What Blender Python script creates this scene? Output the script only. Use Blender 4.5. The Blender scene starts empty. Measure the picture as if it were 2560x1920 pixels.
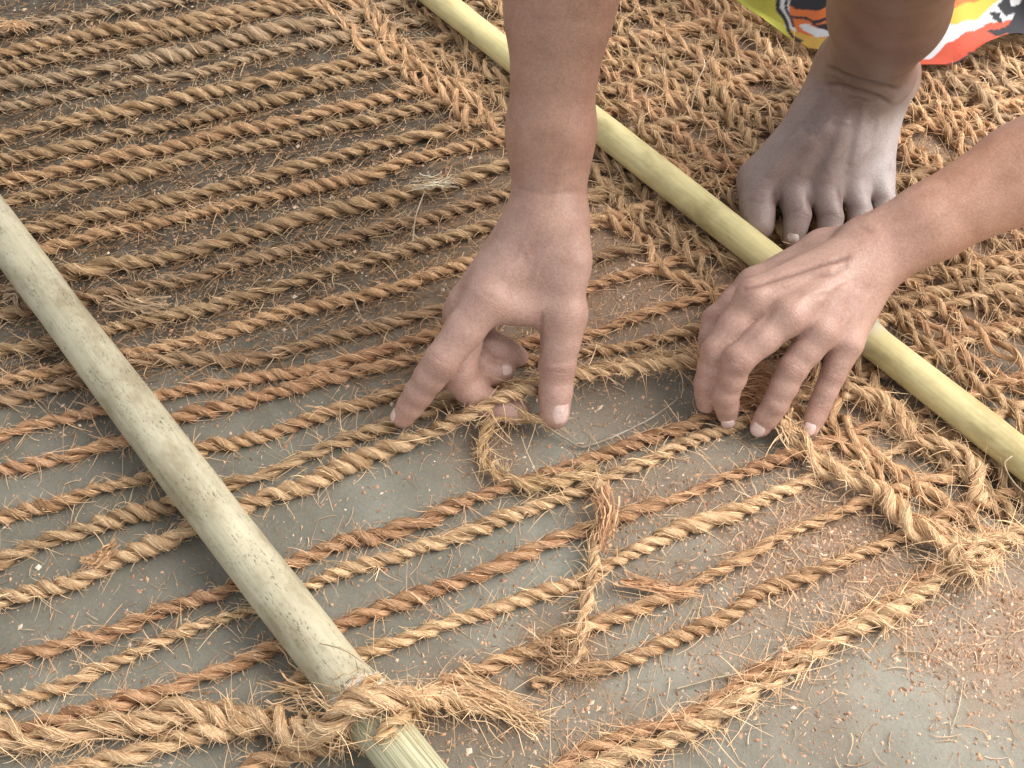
import bpy, math, random
import numpy as np
from mathutils import Vector

# ------------------------------------------------------------------ camera, world, lamps, exposure
scn = bpy.context.scene
COL = scn.collection
TH = math.radians(54.0); CH = 0.66; CD = CH / math.sin(TH)
HF = math.radians(22.5); FPX = 1280 / math.tan(HF)
CAM = np.array([0.0, -CD * math.cos(TH), CH])
cam = bpy.data.cameras.new('camera'); cam.sensor_width = 36; cam.lens = 18 / math.tan(HF)
cam.clip_start = 0.02; cam.clip_end = 50
camo = bpy.data.objects.new('camera', cam); COL.objects.link(camo)
camo.location = CAM; camo.rotation_euler = (math.pi / 2 - TH, 0, 0); scn.camera = camo

w = bpy.data.worlds.new('World'); scn.world = w; w.use_nodes = True
bg = w.node_tree.nodes['Background']; bg.inputs[0].default_value = (0.95, 0.98, 1.0, 1); bg.inputs[1].default_value = 0.76

def area(name, loc, target, size, watts, col):
    l = bpy.data.lights.new(name, 'AREA'); l.energy = watts; l.size = size; l.color = col
    o = bpy.data.objects.new(name, l); COL.objects.link(o); o.location = loc
    o.rotation_euler = (Vector(target) - Vector(loc)).to_track_quat('-Z', 'Y').to_euler()
    return o
area('right_area_light', (1.15, 0.25, 1.25), (0.10, -0.02, 0.0), 1.6, 68, (1.0, 0.945, 0.88))  # unseen soft lamp added at right for the key light and its falloff
scn.view_settings.view_transform = 'Standard'; scn.view_settings.look = 'None'
scn.view_settings.exposure = 0.14; scn.view_settings.gamma = 1.0
scn.view_settings.use_curve_mapping = False

# ------------------------------------------------------------------ helpers
FWD = np.array([0, math.cos(TH), -math.sin(TH)]); RGT = np.array([1.0, 0, 0]); DWN = np.array([0, -math.sin(TH), -math.cos(TH)])
def P(px, py, z=0.0):
    """world point at height z (metres) seen at photo pixel (2560 wide)"""
    d = FWD + (px - 1280) / FPX * RGT + (py - 960) / FPX * DWN
    return CAM + d * ((z - CH) / d[2])
def M(px, py, zmm): return P(px, py, zmm * 0.001)
def pix(p):
    q = p - CAM; d = q @ FWD
    return np.stack([1280 + FPX * (q @ RGT) / d, 960 + FPX * (q @ DWN) / d], -1)
def unit(v): return v / np.maximum(np.linalg.norm(v, axis=-1, keepdims=True), 1e-12)

def make_mesh(name, verts, quads, attrs=None, smooth=True, tris=None):
    me = bpy.data.meshes.new(name)
    verts = np.asarray(verts, np.float32); quads = np.asarray(quads, np.int32).reshape(-1, 4)
    nt = 0 if tris is None else len(tris)
    me.vertices.add(len(verts)); me.vertices.foreach_set('co', verts.ravel())
    li = quads.ravel() if nt == 0 else np.concatenate([quads.ravel(), np.asarray(tris, np.int32).ravel()])
    me.loops.add(len(li)); me.loops.foreach_set('vertex_index', li)
    st = np.arange(len(quads)) * 4
    if nt: st = np.concatenate([st, len(quads) * 4 + np.arange(nt) * 3])
    me.polygons.add(len(st)); me.polygons.foreach_set('loop_start', st.astype(np.int32))
    me.update(calc_edges=True)
    me.polygons.foreach_set('use_smooth', np.full(len(st), smooth, bool))
    for an, (ty, data) in (attrs or {}).items():
        a = me.attributes.new(an, ty, 'POINT')
        a.data.foreach_set('color' if ty == 'FLOAT_COLOR' else 'vector', np.asarray(data, np.float32).ravel())
    me.validate(); me.update()
    return me
def link(name, me, mat, parent=None, color=None, kind=None):
    o = bpy.data.objects.new(name, me); COL.objects.link(o)
    if mat is not None: me.materials.append(mat)
    if parent is not None: o.parent = parent
    if color is not None: o.color = (*color, 1)
    if kind: o['kind'] = kind
    return o
def tag(o, label, cat, group=None):
    o['label'] = label; o['category'] = cat
    if group: o['group'] = group
    return o
def empty(name, loc=(0, 0, 0)):
    o = bpy.data.objects.new(name, None); COL.objects.link(o); o.empty_display_size = 0.01
    return o

# ------------------------------------------------------------------ materials
def mat(name):
    m = bpy.data.materials.new(name); m.use_nodes = True
    nt = m.node_tree; b = nt.nodes['Principled BSDF']
    return m, nt, b
def nd(nt, t, **kw):
    n = nt.nodes.new(t)
    for k, v in kw.items(): setattr(n, k, v)
    return n
def ramp(nt, fac, stops):
    r = nd(nt, 'ShaderNodeValToRGB'); e = r.color_ramp.elements
    e[0].position, e[0].color = stops[0][0], (*stops[0][1], 1)
    e[1].position, e[1].color = stops[-1][0], (*stops[-1][1], 1)
    for p, c in stops[1:-1]:
        x = e.new(p); x.color = (*c, 1)
    nt.links.new(fac, r.inputs[0]); return r.outputs[0]
def noise(nt, vec, scale, detail=4, rough=0.55, dist=0.0):
    n = nd(nt, 'ShaderNodeTexNoise'); n.inputs['Scale'].default_value = scale; n.inputs['Detail'].default_value = detail
    n.inputs['Roughness'].default_value = rough; n.inputs['Distortion'].default_value = dist
    if vec is not None: nt.links.new(vec, n.inputs['Vector'])
    return n.outputs['Fac']
def mapping(nt, vec, scale):
    n = nd(nt, 'ShaderNodeMapping'); n.inputs['Scale'].default_value = scale
    nt.links.new(vec, n.inputs['Vector']); return n.outputs[0]
def mix(nt, fac, a, b, mode='MIX'):
    n = nd(nt, 'ShaderNodeMix', data_type='RGBA', blend_type=mode)
    for s, v in ((n.inputs[0], fac), (n.inputs[6], a), (n.inputs[7], b)):
        if isinstance(v, (int, float)): s.default_value = v
        elif isinstance(v, tuple): s.default_value = (*v, 1)
        else: nt.links.new(v, s)
    return n.outputs[2]
def bump(nt, h, dist, strength=1.0, prev=None):
    n = nd(nt, 'ShaderNodeBump'); n.inputs['Distance'].default_value = dist; n.inputs['Strength'].default_value = strength
    nt.links.new(h, n.inputs['Height'])
    if prev is not None: nt.links.new(prev, n.inputs['Normal'])
    return n.outputs[0]

def coir_material():
    m, nt, b = mat('coir')
    a = nd(nt, 'ShaderNodeAttribute', attribute_name='fc').outputs['Vector']
    oi = nd(nt, 'ShaderNodeObjectInfo')
    fine = noise(nt, mapping(nt, a, (2.6, 2.6, 0.10)), 1.0, 3, 0.6)
    clump = noise(nt, mapping(nt, a, (0.42, 0.42, 0.06)), 1.0, 3, 0.6); patch = noise(nt, mapping(nt, a, (0.05, 0.05, 0.016)), 1.0, 2, 0.6)
    c = mix(nt, 1.0, oi.outputs['Color'], ramp(nt, fine, [(0.25, (0.36, 0.29, 0.23)), (0.5, (0.95, 0.95, 0.95)), (0.78, (1.5, 1.47, 1.38))]), 'MULTIPLY')
    c = mix(nt, 1.0, c, ramp(nt, clump, [(0.3, (0.66, 0.53, 0.43)), (0.55, (1.0, 1.0, 1.0)), (0.75, (1.25, 1.28, 1.28))]), 'MULTIPLY')
    c = mix(nt, 1.0, c, ramp(nt, patch, [(0.3, (0.66, 0.60, 0.55)), (0.5, (1.0, 1.0, 1.0)), (0.72, (1.34, 1.38, 1.42))]), 'MULTIPLY')
    nt.links.new(c, b.inputs['Base Color'])
    b.inputs['Roughness'].default_value = 0.72; b.inputs['Specular IOR Level'].default_value = 0.25
    nt.links.new(bump(nt, fine, 0.0011, 0.9), b.inputs['Normal'])
    return m
COIR = coir_material()

def floor_material():
    m, nt, b = mat('cement')
    g = nd(nt, 'ShaderNodeNewGeometry').outputs['Position']
    big = noise(nt, g, 6, 5, 0.6, 0.4); mid = noise(nt, g, 32, 6, 0.62); fin = noise(nt, g, 420, 4, 0.65)
    c = ramp(nt, big, [(0.3, (0.140, 0.128, 0.100)), (0.5, (0.195, 0.185, 0.150)), (0.7, (0.255, 0.253, 0.212))])
    c = mix(nt, 1.0, c, ramp(nt, mid, [(0.3, (0.82, 0.82, 0.82)), (0.7, (1.16, 1.16, 1.16))]), 'MULTIPLY')
    c = mix(nt, 1.0, c, ramp(nt, fin, [(0.3, (0.88, 0.88, 0.88)), (0.7, (1.1, 1.1, 1.1))]), 'MULTIPLY')
    # coir dust lying on the cement and shade painted with its dark tone: attribute mask painted per vertex from dust heaps
    d = nd(nt, 'ShaderNodeAttribute', attribute_name='dust').outputs['Color']
    sp = nd(nt, 'ShaderNodeSeparateColor'); nt.links.new(d, sp.inputs[0])
    mm = nd(nt, 'ShaderNodeMath', operation='MULTIPLY'); nt.links.new(sp.outputs[0], mm.inputs[0])
    r2 = ramp(nt, noise(nt, g, 60, 8, 0.7), [(0.30, (0.45, 0.45, 0.45)), (0.58, (1, 1, 1))]); nt.links.new(r2, mm.inputs[1])
    dn = noise(nt, g, 900, 3, 0.7)
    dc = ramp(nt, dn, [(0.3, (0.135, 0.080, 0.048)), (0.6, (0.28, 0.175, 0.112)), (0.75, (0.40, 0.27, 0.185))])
    dk = ramp(nt, dn, [(0.3, (0.026, 0.017, 0.010)), (0.6, (0.055, 0.036, 0.021)), (0.78, (0.12, 0.08, 0.047))])  # dark pith tone, deepened to carry the shade between ropes
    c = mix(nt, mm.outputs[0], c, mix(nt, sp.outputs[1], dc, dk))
    nt.links.new(c, b.inputs['Base Color'])
    b.inputs['Roughness'].default_value = 0.62; b.inputs['Specular IOR Level'].default_value = 0.35
    n1 = bump(nt, mid, 0.0012, 0.5); n2 = bump(nt, fin, 0.0006, 0.7, n1)
    nt.links.new(n2, b.inputs['Normal'])
    return m

def bamboo_material(name, base, pale, speck, stripes):
    m, nt, b = mat(name)
    a = nd(nt, 'ShaderNodeAttribute', attribute_name='fc').outputs['Vector']
    lon = noise(nt, mapping(nt, a, (0.28, 0.28, 0.010)), 1.0, 5, 0.6)
    blot = noise(nt, mapping(nt, a, (0.07, 0.07, 0.035)), 1.0, 5, 0.65)
    c = mix(nt, blot, base, pale)
    c = mix(nt, 1.0, c, ramp(nt, lon, [(0.3, (0.88, 0.88, 0.85)), (0.7, (1.1, 1.1, 1.08))]), 'MULTIPLY')
    sp = noise(nt, mapping(nt, a, (0.75, 0.75, 0.24)), 1.0, 3, 0.7)
    clump = noise(nt, mapping(nt, a, (0.09, 0.09, 0.05)), 1.0, 3, 0.6)
    mu = nd(nt, 'ShaderNodeMath', operation='MULTIPLY')
    nt.links.new(ramp(nt, sp, [(speck, (0, 0, 0)), (speck + 0.06, (1, 1, 1))]), mu.inputs[0])
    nt.links.new(ramp(nt, clump, [(0.40, (0.05, 0.05, 0.05)), (0.65, (0.85, 0.85, 0.85))]), mu.inputs[1])
    c = mix(nt, mu.outputs[0], c, (0.12, 0.115, 0.075))
    st0 = noise(nt, mapping(nt, a, (0.03, 0.03, 0.016)), 1.0, 4, 0.7)
    c = mix(nt, 1.0, c, ramp(nt, st0, [(0.34, (0.70, 0.66, 0.60)), (0.5, (1, 1, 1)), (0.68, (1.16, 1.16, 1.14))]), 'MULTIPLY')
    cl = nd(nt, 'ShaderNodeAttribute', attribute_name='Col').outputs['Color']   # bleached, scraped zones and node scars
    sc = nd(nt, 'ShaderNodeSeparateColor'); nt.links.new(cl, sc.inputs[0])
    st = noise(nt, mapping(nt, a, (1.3, 1.3, 0.012)), 1.0, 3, 0.6)
    c2 = ramp(nt, st, [(0.36, (0.20, 0.19, 0.10)), (0.5, (0.42, 0.40, 0.25)), (0.64, (0.60, 0.57, 0.40))])
    c = mix(nt, sc.outputs[0], c, c2)
    c = mix(nt, sc.outputs[1], c, (0.52, 0.48, 0.40))
    nt.links.new(c, b.inputs['Base Color'])
    b.inputs['Roughness'].default_value = 0.47; b.inputs['Specular IOR Level'].default_value = 0.4
    hb = nd(nt, 'ShaderNodeMix', data_type='FLOAT'); nt.links.new(sc.outputs[0], hb.inputs[0]); nt.links.new(lon, hb.inputs[2]); nt.links.new(st, hb.inputs[3])
    nt.links.new(bump(nt, hb.outputs[0], 0.0009, 0.35 + stripes), b.inputs['Normal'])
    return m

def skin_material():
    m, nt, b = mat('skin')
    cl = nd(nt, 'ShaderNodeAttribute', attribute_name='Col').outputs['Color']
    g = nd(nt, 'ShaderNodeNewGeometry').outputs['Position']
    n1 = noise(nt, g, 55, 5, 0.6); n2 = noise(nt, g, 600, 3, 0.6)
    c = mix(nt, 1.0, cl, ramp(nt, n1, [(0.3, (0.85, 0.80, 0.77)), (0.5, (1, 1, 1)), (0.7, (1.10, 1.10, 1.10))]), 'MULTIPLY')
    c = mix(nt, 1.0, c, ramp(nt, n2, [(0.3, (0.86, 0.84, 0.82)), (0.7, (1.10, 1.10, 1.10))]), 'MULTIPLY')
    nt.links.new(c, b.inputs['Base Color'])
    b.inputs['Roughness'].default_value = 0.47; b.inputs['Specular IOR Level'].default_value = 0.5
    b.inputs['Subsurface Weight'].default_value = 0.12; b.inputs['Subsurface Radius'].default_value = (1.0, 0.45, 0.25)
    b.inputs['Subsurface Scale'].default_value = 0.004
    v = nd(nt, 'ShaderNodeTexVoronoi'); v.inputs['Scale'].default_value = 900; nt.links.new(g, v.inputs['Vector'])
    nb = bump(nt, v.outputs['Distance'], 0.0004, 0.28)
    nb = bump(nt, noise(nt, g, 180, 4, 0.6), 0.0008, 0.24, nb)
    kx = nd(nt, 'ShaderNodeSeparateXYZ'); nt.links.new(nd(nt, 'ShaderNodeAttribute', attribute_name='kn').outputs['Vector'], kx.inputs[0])
    ma = nd(nt, 'ShaderNodeMath', operation='MULTIPLY_ADD'); nt.links.new(noise(nt, g, 160, 2, .6), ma.inputs[0]); ma.inputs[1].default_value = 5.0; nt.links.new(kx.outputs[0], ma.inputs[2])
    mf = nd(nt, 'ShaderNodeMath', operation='MULTIPLY'); nt.links.new(ma.outputs[0], mf.inputs[0]); mf.inputs[1].default_value = 3.1
    ms = nd(nt, 'ShaderNodeMath', operation='SINE'); nt.links.new(mf.outputs[0], ms.inputs[0])
    mk = nd(nt, 'ShaderNodeMath', operation='MULTIPLY'); nt.links.new(ms.outputs[0], mk.inputs[0]); nt.links.new(kx.outputs[1], mk.inputs[1])
    nt.links.new(bump(nt, mk.outputs[0], 0.0006, 0.12, nb), b.inputs['Normal'])
    return m
def nail_material(name='nail', lo=(0.58, 0.40, 0.35), hi=(0.72, 0.55, 0.50)):
    m, nt, b = mat(name)
    g = nd(nt, 'ShaderNodeNewGeometry').outputs['Position']
    nt.links.new(ramp(nt, noise(nt, g, 300, 3), [(0.3, lo), (0.7, hi)]), b.inputs['Base Color'])
    b.inputs['Roughness'].default_value = 0.32
    return m
def cloth_material():
    m, nt, b = mat('printed_cotton')
    cl = nd(nt, 'ShaderNodeAttribute', attribute_name='Col').outputs['Color']
    g = nd(nt, 'ShaderNodeNewGeometry').outputs['Position']
    n = noise(nt, g, 1400, 2, 0.5)
    c = mix(nt, 1.0, cl, ramp(nt, n, [(0.3, (0.88, 0.88, 0.88)), (0.7, (1.08, 1.08, 1.08))]), 'MULTIPLY')
    nt.links.new(c, b.inputs['Base Color']); b.inputs['Roughness'].default_value = 0.75
    b.inputs['Sheen Weight'].default_value = 0.15
    nt.links.new(bump(nt, n, 0.0003, 0.4), b.inputs['Normal'])
    return m
SKIN = skin_material(); NAIL = nail_material(); TOENAIL = nail_material('toenail', (.34, .27, .25), (.50, .43, .41)); CLOTH = cloth_material()

# ------------------------------------------------------------------ floor with coir dust
HEAPS = [  # photo pixel, radius px, strength
 (2120, 1330, 150, 1.0), (2180, 1440, 140, 1.0), (2020, 1290, 130, .8), (2480, 1640, 150, .8), (2520, 1500, 150, .85), (2300, 1560, 110, .6), (1950, 1450, 150, .65), (2340, 1610, 90, .7),
 (1900, 1350, 140, .55), (1750, 1230, 170, .5), (1650, 1420, 130, .35), (1800, 1560, 160, .35), (1400, 1640, 120, .7), (1560, 1240, 120, .55),
 (330, 730, 170, 1.0), (440, 800, 150, .95), (560, 700, 140, .8), (120, 900, 160, .8), (700, 880, 150, .6), (900, 620, 200, .6), (600, 560, 180, .6),
 (300, 400, 330, .9), (150, 150, 330, .9), (700, 250, 330, .9), (1000, 400, 280, .9), (450, 80, 300, .9), (850, 520, 220, .8), (600, 420, 250, .9), (100, 560, 260, .9), (1650, 350, 350, 1.0), (1450, 600, 200, .8), (2300, 300, 300, .7),
 (2400, 700, 250, .4), (1230, 1120, 110, .6), (2050, 1750, 160, .25), (1300, 1800, 200, .3), (2200, 1080, 180, .55), (1150, 1750, 120, .5), (1900, 800, 250, .5),
 (1520, 1010, 140, .35), (930, 950, 150, .55), (250, 1020, 120, .35), (1500, 1850, 160, .35)]
def floor():
    n = 230
    x = np.linspace(-0.75, 0.75, n); y = np.linspace(-0.55, 0.95, n)
    X, Y = np.meshgrid(x, y); V = np.stack([X, Y, np.zeros_like(X)], -1).reshape(-1, 3)
    ex = V.copy()
    ex[:, 0] = np.where(np.abs(V[:, 0]) > 0.7499, np.sign(V[:, 0]) * 2.5, V[:, 0])
    ex[:, 1] = np.where(V[:, 1] > 0.9499, 2.8, np.where(V[:, 1] < -0.5499, -2.0, V[:, 1]))
    d = np.zeros(len(V)); pp = pix(V)
    dk = np.clip((1350 - pp[:, 0] + (700 - pp[:, 1]) * .6) / 500, 0, 1)   # old dark pith at left with shade painted in, fresh red dust at right
    for hx, hy, r, s in HEAPS:
        q = P(hx, hy); rr = r / FPX * np.linalg.norm(q - CAM)
        d = np.maximum(d, min(1, s * 1.25) * np.exp(-((V[:, :2] - q[:2]) ** 2).sum(1) / (rr * rr)))
    d = np.maximum(d, np.clip((1010 - pp[:, 1]) / 240, 0, 1) * .95)  # far band of dust, also painting in the dimness there
    i = np.arange(n * n).reshape(n, n)
    quads = np.stack([i[:-1, :-1], i[:-1, 1:], i[1:, 1:], i[1:, :-1]], -1).reshape(-1, 4)
    me = make_mesh('floor', ex, quads, {'dust': ('FLOAT_COLOR', np.stack([d, dk, d, np.ones_like(d)], 1))})  # 'dust' holds the coir dust and the shade painted in with it
    o = link('floor', me, floor_material()); o['kind'] = 'structure'
    tag(o, 'worn grey green cement floor dusted with coir', 'floor')
floor()

# ------------------------------------------------------------------ rope generator
def resample(pts, ds):
    pts = np.asarray(pts, float); n = len(pts)
    if n > 2:   # Catmull-Rom
        e = np.vstack([2 * pts[0] - pts[1], pts, 2 * pts[-1] - pts[-2]]); out = []
        for i in range(n - 1):
            p0, p1, p2, p3 = e[i:i + 4]; t = np.linspace(0, 1, 24, endpoint=False)[:, None]
            out.append(0.5 * (2 * p1 + (p2 - p0) * t + (2 * p0 - 5 * p1 + 4 * p2 - p3) * t ** 2 + (3 * p1 - p0 - 3 * p2 + p3) * t ** 3))
        pts = np.vstack(out + [pts[-1:]])
    s = np.concatenate([[0], np.cumsum(np.linalg.norm(np.diff(pts, axis=0), axis=1))])
    q = np.linspace(0, s[-1], max(4, int(s[-1] / ds)))
    return np.stack([np.interp(q, s, pts[:, k]) for k in range(3)], 1), q
def wob(s, wl, rng):
    """smooth 1D noise along arclength s with wavelength wl"""
    n = int(s[-1] / wl) + 6; k = rng.normal(0, 1, n); x = s / wl + rng.random()
    i = np.floor(x).astype(int); f = x - i; f = f * f * (3 - 2 * f)
    return k[i] * (1 - f) + k[i + 1] * f
def tube(pts, rad, nrm, sides, s, lobes=None, soff=0.0):
    """tube mesh round pts (N,3); rad (N,) ; nrm reference normal (N,3)"""
    t = unit(np.gradient(pts, axis=0)); nn = unit(nrm - (nrm * t).sum(1, keepdims=True) * t); bb = np.cross(t, nn)
    th = np.linspace(0, 2 * np.pi, sides, endpoint=False)
    R = rad[:, None] * np.ones((1, sides))
    if lobes is not None: R = R * lobes
    V = pts[:, None] + R[..., None] * (np.cos(th)[None, :, None] * nn[:, None] + np.sin(th)[None, :, None] * bb[:, None])
    A = np.stack([np.cos(th)[None] * R * 1000, np.sin(th)[None] * R * 1000, np.repeat(s[:, None] * 1000 + soff, sides, 1)], -1)
    N = len(pts); i = np.arange(N * sides).reshape(N, sides); j = np.roll(i, -1, 1)
    Q = np.stack([i[:-1], j[:-1], j[1:], i[1:]], -1).reshape(-1, 4)
    # end caps (fans through a centre vertex)
    V = V.reshape(-1, 3); A = A.reshape(-1, 3); c0 = len(V)
    V = np.vstack([V, pts[0] - t[0] * rad[0] * .4, pts[-1] + t[-1] * rad[-1] * .4]); A = np.vstack([A, A[0], A[-1]])
    T = np.concatenate([np.stack([np.full(sides, c0), j[0], i[0]], 1), np.stack([np.full(sides, c0 + 1), i[-1], j[-1]], 1)])
    return V, Q, A, T
def fibres(C, rad, rng):
    """C (M,K,3) polylines -> flat husk ribbons lying roughly face up (coir fibres are flat strips)"""
    Mn, K, _ = C.shape
    t = unit(np.gradient(C, axis=1)); ref = rng.normal(0, .45, (Mn, 1, 3)) + np.array([0, -.35, 1.0]); nn = unit(np.cross(t, ref))
    tp = np.linspace(1, 0.45, K)[None, :, None]
    V = np.stack([C + (rad[:, None, None] * tp * 1.05) * a * nn for a in (-1, 1)], 2)
    i = np.arange(Mn * K * 2).reshape(Mn, K, 2)
    Q = np.stack([i[:, :-1, 0], i[:, :-1, 1], i[:, 1:, 1], i[:, 1:, 0]], -1).reshape(-1, 4)
    A = np.repeat(rng.uniform(-40, 40, (Mn, 1, 3)), K * 2, 1) + np.tile(np.repeat(np.linspace(0, 8, K), 2)[None, :, None] * np.array([0, 0, 1.0]), (Mn, 1, 1))
    return V.reshape(-1, 3), Q, A.reshape(-1, 3)
class Acc:
    def __init__(s): s.V, s.Q, s.A, s.T, s.n = [], [], [], [], 0
    def add(s, V, Q, A, T=None):
        s.V.append(V); s.Q.append(Q + s.n); s.A.append(A)
        if T is not None: s.T.append(T + s.n)
        s.n += len(V)
    def mesh(s, name):
        return make_mesh(name, np.vstack(s.V), np.vstack(s.Q), {'fc': ('FLOAT_VECTOR', np.vstack(s.A))}, True, np.vstack(s.T) if s.T else None)

def fly_fibres(base, out, tang, n, lmin, lmax, rad, rng, K=5, drop=0.35, lay=0.0):
    """stray fibres springing from base points along out/tang directions, curling"""
    k = rng.integers(0, len(base), n)
    b, o, t = base[k], out[k], tang[k]
    sg = rng.choice([-1, 1], (n, 1))
    d = unit(o * rng.uniform(0.15, 1.0, (n, 1)) * (1 - lay) + t * sg * rng.uniform(0.3, 1.5, (n, 1)) + rng.normal(0, .35, (n, 3)))
    L = lmin + (lmax - lmin) * rng.random(n) ** 2.2
    curl = unit(rng.normal(0, 1, (n, 3))) * rng.uniform(0, 1.3, (n, 1)) + np.array([0, 0, -drop])
    u = np.linspace(0, 1, K)
    C = b[:, None] + L[:, None, None] * (d[:, None] * u[None, :, None] + curl[:, None] * (u ** 2)[None, :, None] * 0.6)
    C[..., 2] = np.maximum(C[..., 2], 0.0006)
    return fibres(C, rad * rng.uniform(0.6, 1.25, n), rng)

TINTS = {'tan': (.57, .352, .192), 'red': (.52, .295, .162), 'dark': (.34, .210, .118), 'pale': (.68, .465, .270), 'olive': (.44, .290, .160),
         'grey': (.42, .300, .190), 'gold': (.60, .405, .210)}
TINTS = {k: tuple(x * .98 + y * .09 for x, y in zip(v, (.72, .60, .44))) for k, v in TINTS.items()}
def rope(name, pts, R=0.0045, pitch=0.026, ply=2, tint='tan', seed=0, fuzz=1.0, label='', cat='rope', group=None, jig=0.0009,
         ds=0.0014, surf=1.0, loose=0.0, fray=0, fly=(0.004, 0.020), sides=9, fr=0.00021):
    rng = np.random.default_rng(seed); rnd = random.Random(seed)
    C, s = resample(pts, ds); N = len(C)
    t = unit(np.gradient(C, axis=0)); up = unit(np.array([0, 0, 1.0]) - t[:, 2:3] * t); sd = np.cross(t, up)
    C = C + sd * (wob(s, .045, rng) * jig + wob(s, .016, rng) * jig * .45)[:, None] + up * (wob(s, .05, rng) * jig * .5)[:, None]
    C[:, 2] = np.maximum(C[:, 2], R * 0.9)
    t = unit(np.gradient(C, axis=0)); up = unit(np.array([0, 0, 1.0]) - t[:, 2:3] * t); sd = np.cross(t, up)
    ph0 = rng.random() * 6.28
    ph = ph0 + 2 * np.pi * s / pitch + wob(s, pitch * 1.3, rng) * 0.75 + wob(s, pitch * 4, rng) * 1.3
    th_ = np.clip(1 + wob(s, .07, rng) * .13 + wob(s, .025, rng) * .08, .6, 1.5)
    if fray: th_ = th_ * np.clip((s[-1] - s) / fray, .12, 1)
    sr = {2: 0.56, 3: 0.50, 4: .44}[ply] * R; off = R - sr * 0.94
    base = TINTS[tint] if isinstance(tint, str) else tint
    root = empty(name); tag(root, label, cat, group)
    fz = Acc()
    for k in range(ply):
        p = ph + 2 * np.pi * k / ply
        rad_dir = np.cos(p)[:, None] * up + np.sin(p)[:, None] * sd
        lo = 1 + loose * np.abs(wob(s, .03, rng))
        S = C + rad_dir * (off * lo * th_)[:, None]
        S[:, 2] = np.maximum(S[:, 2], sr * 0.75)
        rr = sr * th_ * np.clip(1 + wob(s, .06, rng) * .10 + wob(s, .011, rng) * 0.13 + wob(s, .004, rng) * .06, .55, 1.5)
        th = np.linspace(0, 2 * np.pi, sides, endpoint=False)
        tw = s * 2 * np.pi / 0.03
        lob = 1 + 0.09 * np.sin(3 * th[None] + tw[:, None] + k) + 0.06 * np.sin(5 * th[None] - 1.7 * tw[:, None] + 2 * k) + rng.normal(0, .025, (N, sides))
        V, Q, A, T = tube(S, rr, rad_dir, sides, s, lob, rng.random() * 900)
        a = Acc(); a.add(V, Q, A, T)
        c = np.array(base) * rng.uniform(.82, 1.14)
        link('strand', a.mesh('strand'), COIR, root, c)
        # fibres lying along the strand surface
        ts = unit(np.gradient(S, axis=0)); bt = np.cross(ts, rad_dir)
        n = int(s[-1] * 560 * surf); K = 5
        if n:
            i0 = rng.integers(0, N, n); Ls = rng.uniform(.006, .020, n); ang = rng.normal(0, 1.25, n); da = rng.normal(0, .8, n)
            lift = rng.uniform(0.96, 1.10, n); lft2 = rng.random(n) ** 4 * 0.9
            u = np.linspace(0, 1, K); idx = np.clip((i0[:, None] + (Ls[:, None] * u[None] / ds)).astype(int), 0, N - 1)
            aa = ang[:, None] + da[:, None] * u[None]
            q = S[idx] + (rr[idx] * (lift[:, None] + lft2[:, None] * u[None] ** 2))[..., None] * (np.cos(aa)[..., None] * rad_dir[idx] + np.sin(aa)[..., None] * bt[idx])
            q += ts[idx] * ((Ls[:, None] * u[None]) - (idx - i0[:, None]) * ds)[..., None]
            ok = i0 * 1.0 * ds + Ls < s[-1]
            q = q[ok]; q[..., 2] = np.maximum(q[..., 2], .0006)
            fz.add(*fibres(q, fr * 1.15 * rng.uniform(.6, 1.3, len(q)), rng))
        n = int(s[-1] * 630 * fuzz)
        if n: fz.add(*fly_fibres(S + rad_dir * sr * .8, rad_dir, ts, n, fly[0], fly[1], fr, rng))
    if fz.n:
        c = np.array(base) * .78 + np.array([.64, .49, .32]) * .34
        link('fibre_fuzz', fz.mesh('fibre_fuzz'), COIR, root, c, 'stuff')
    return root

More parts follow.
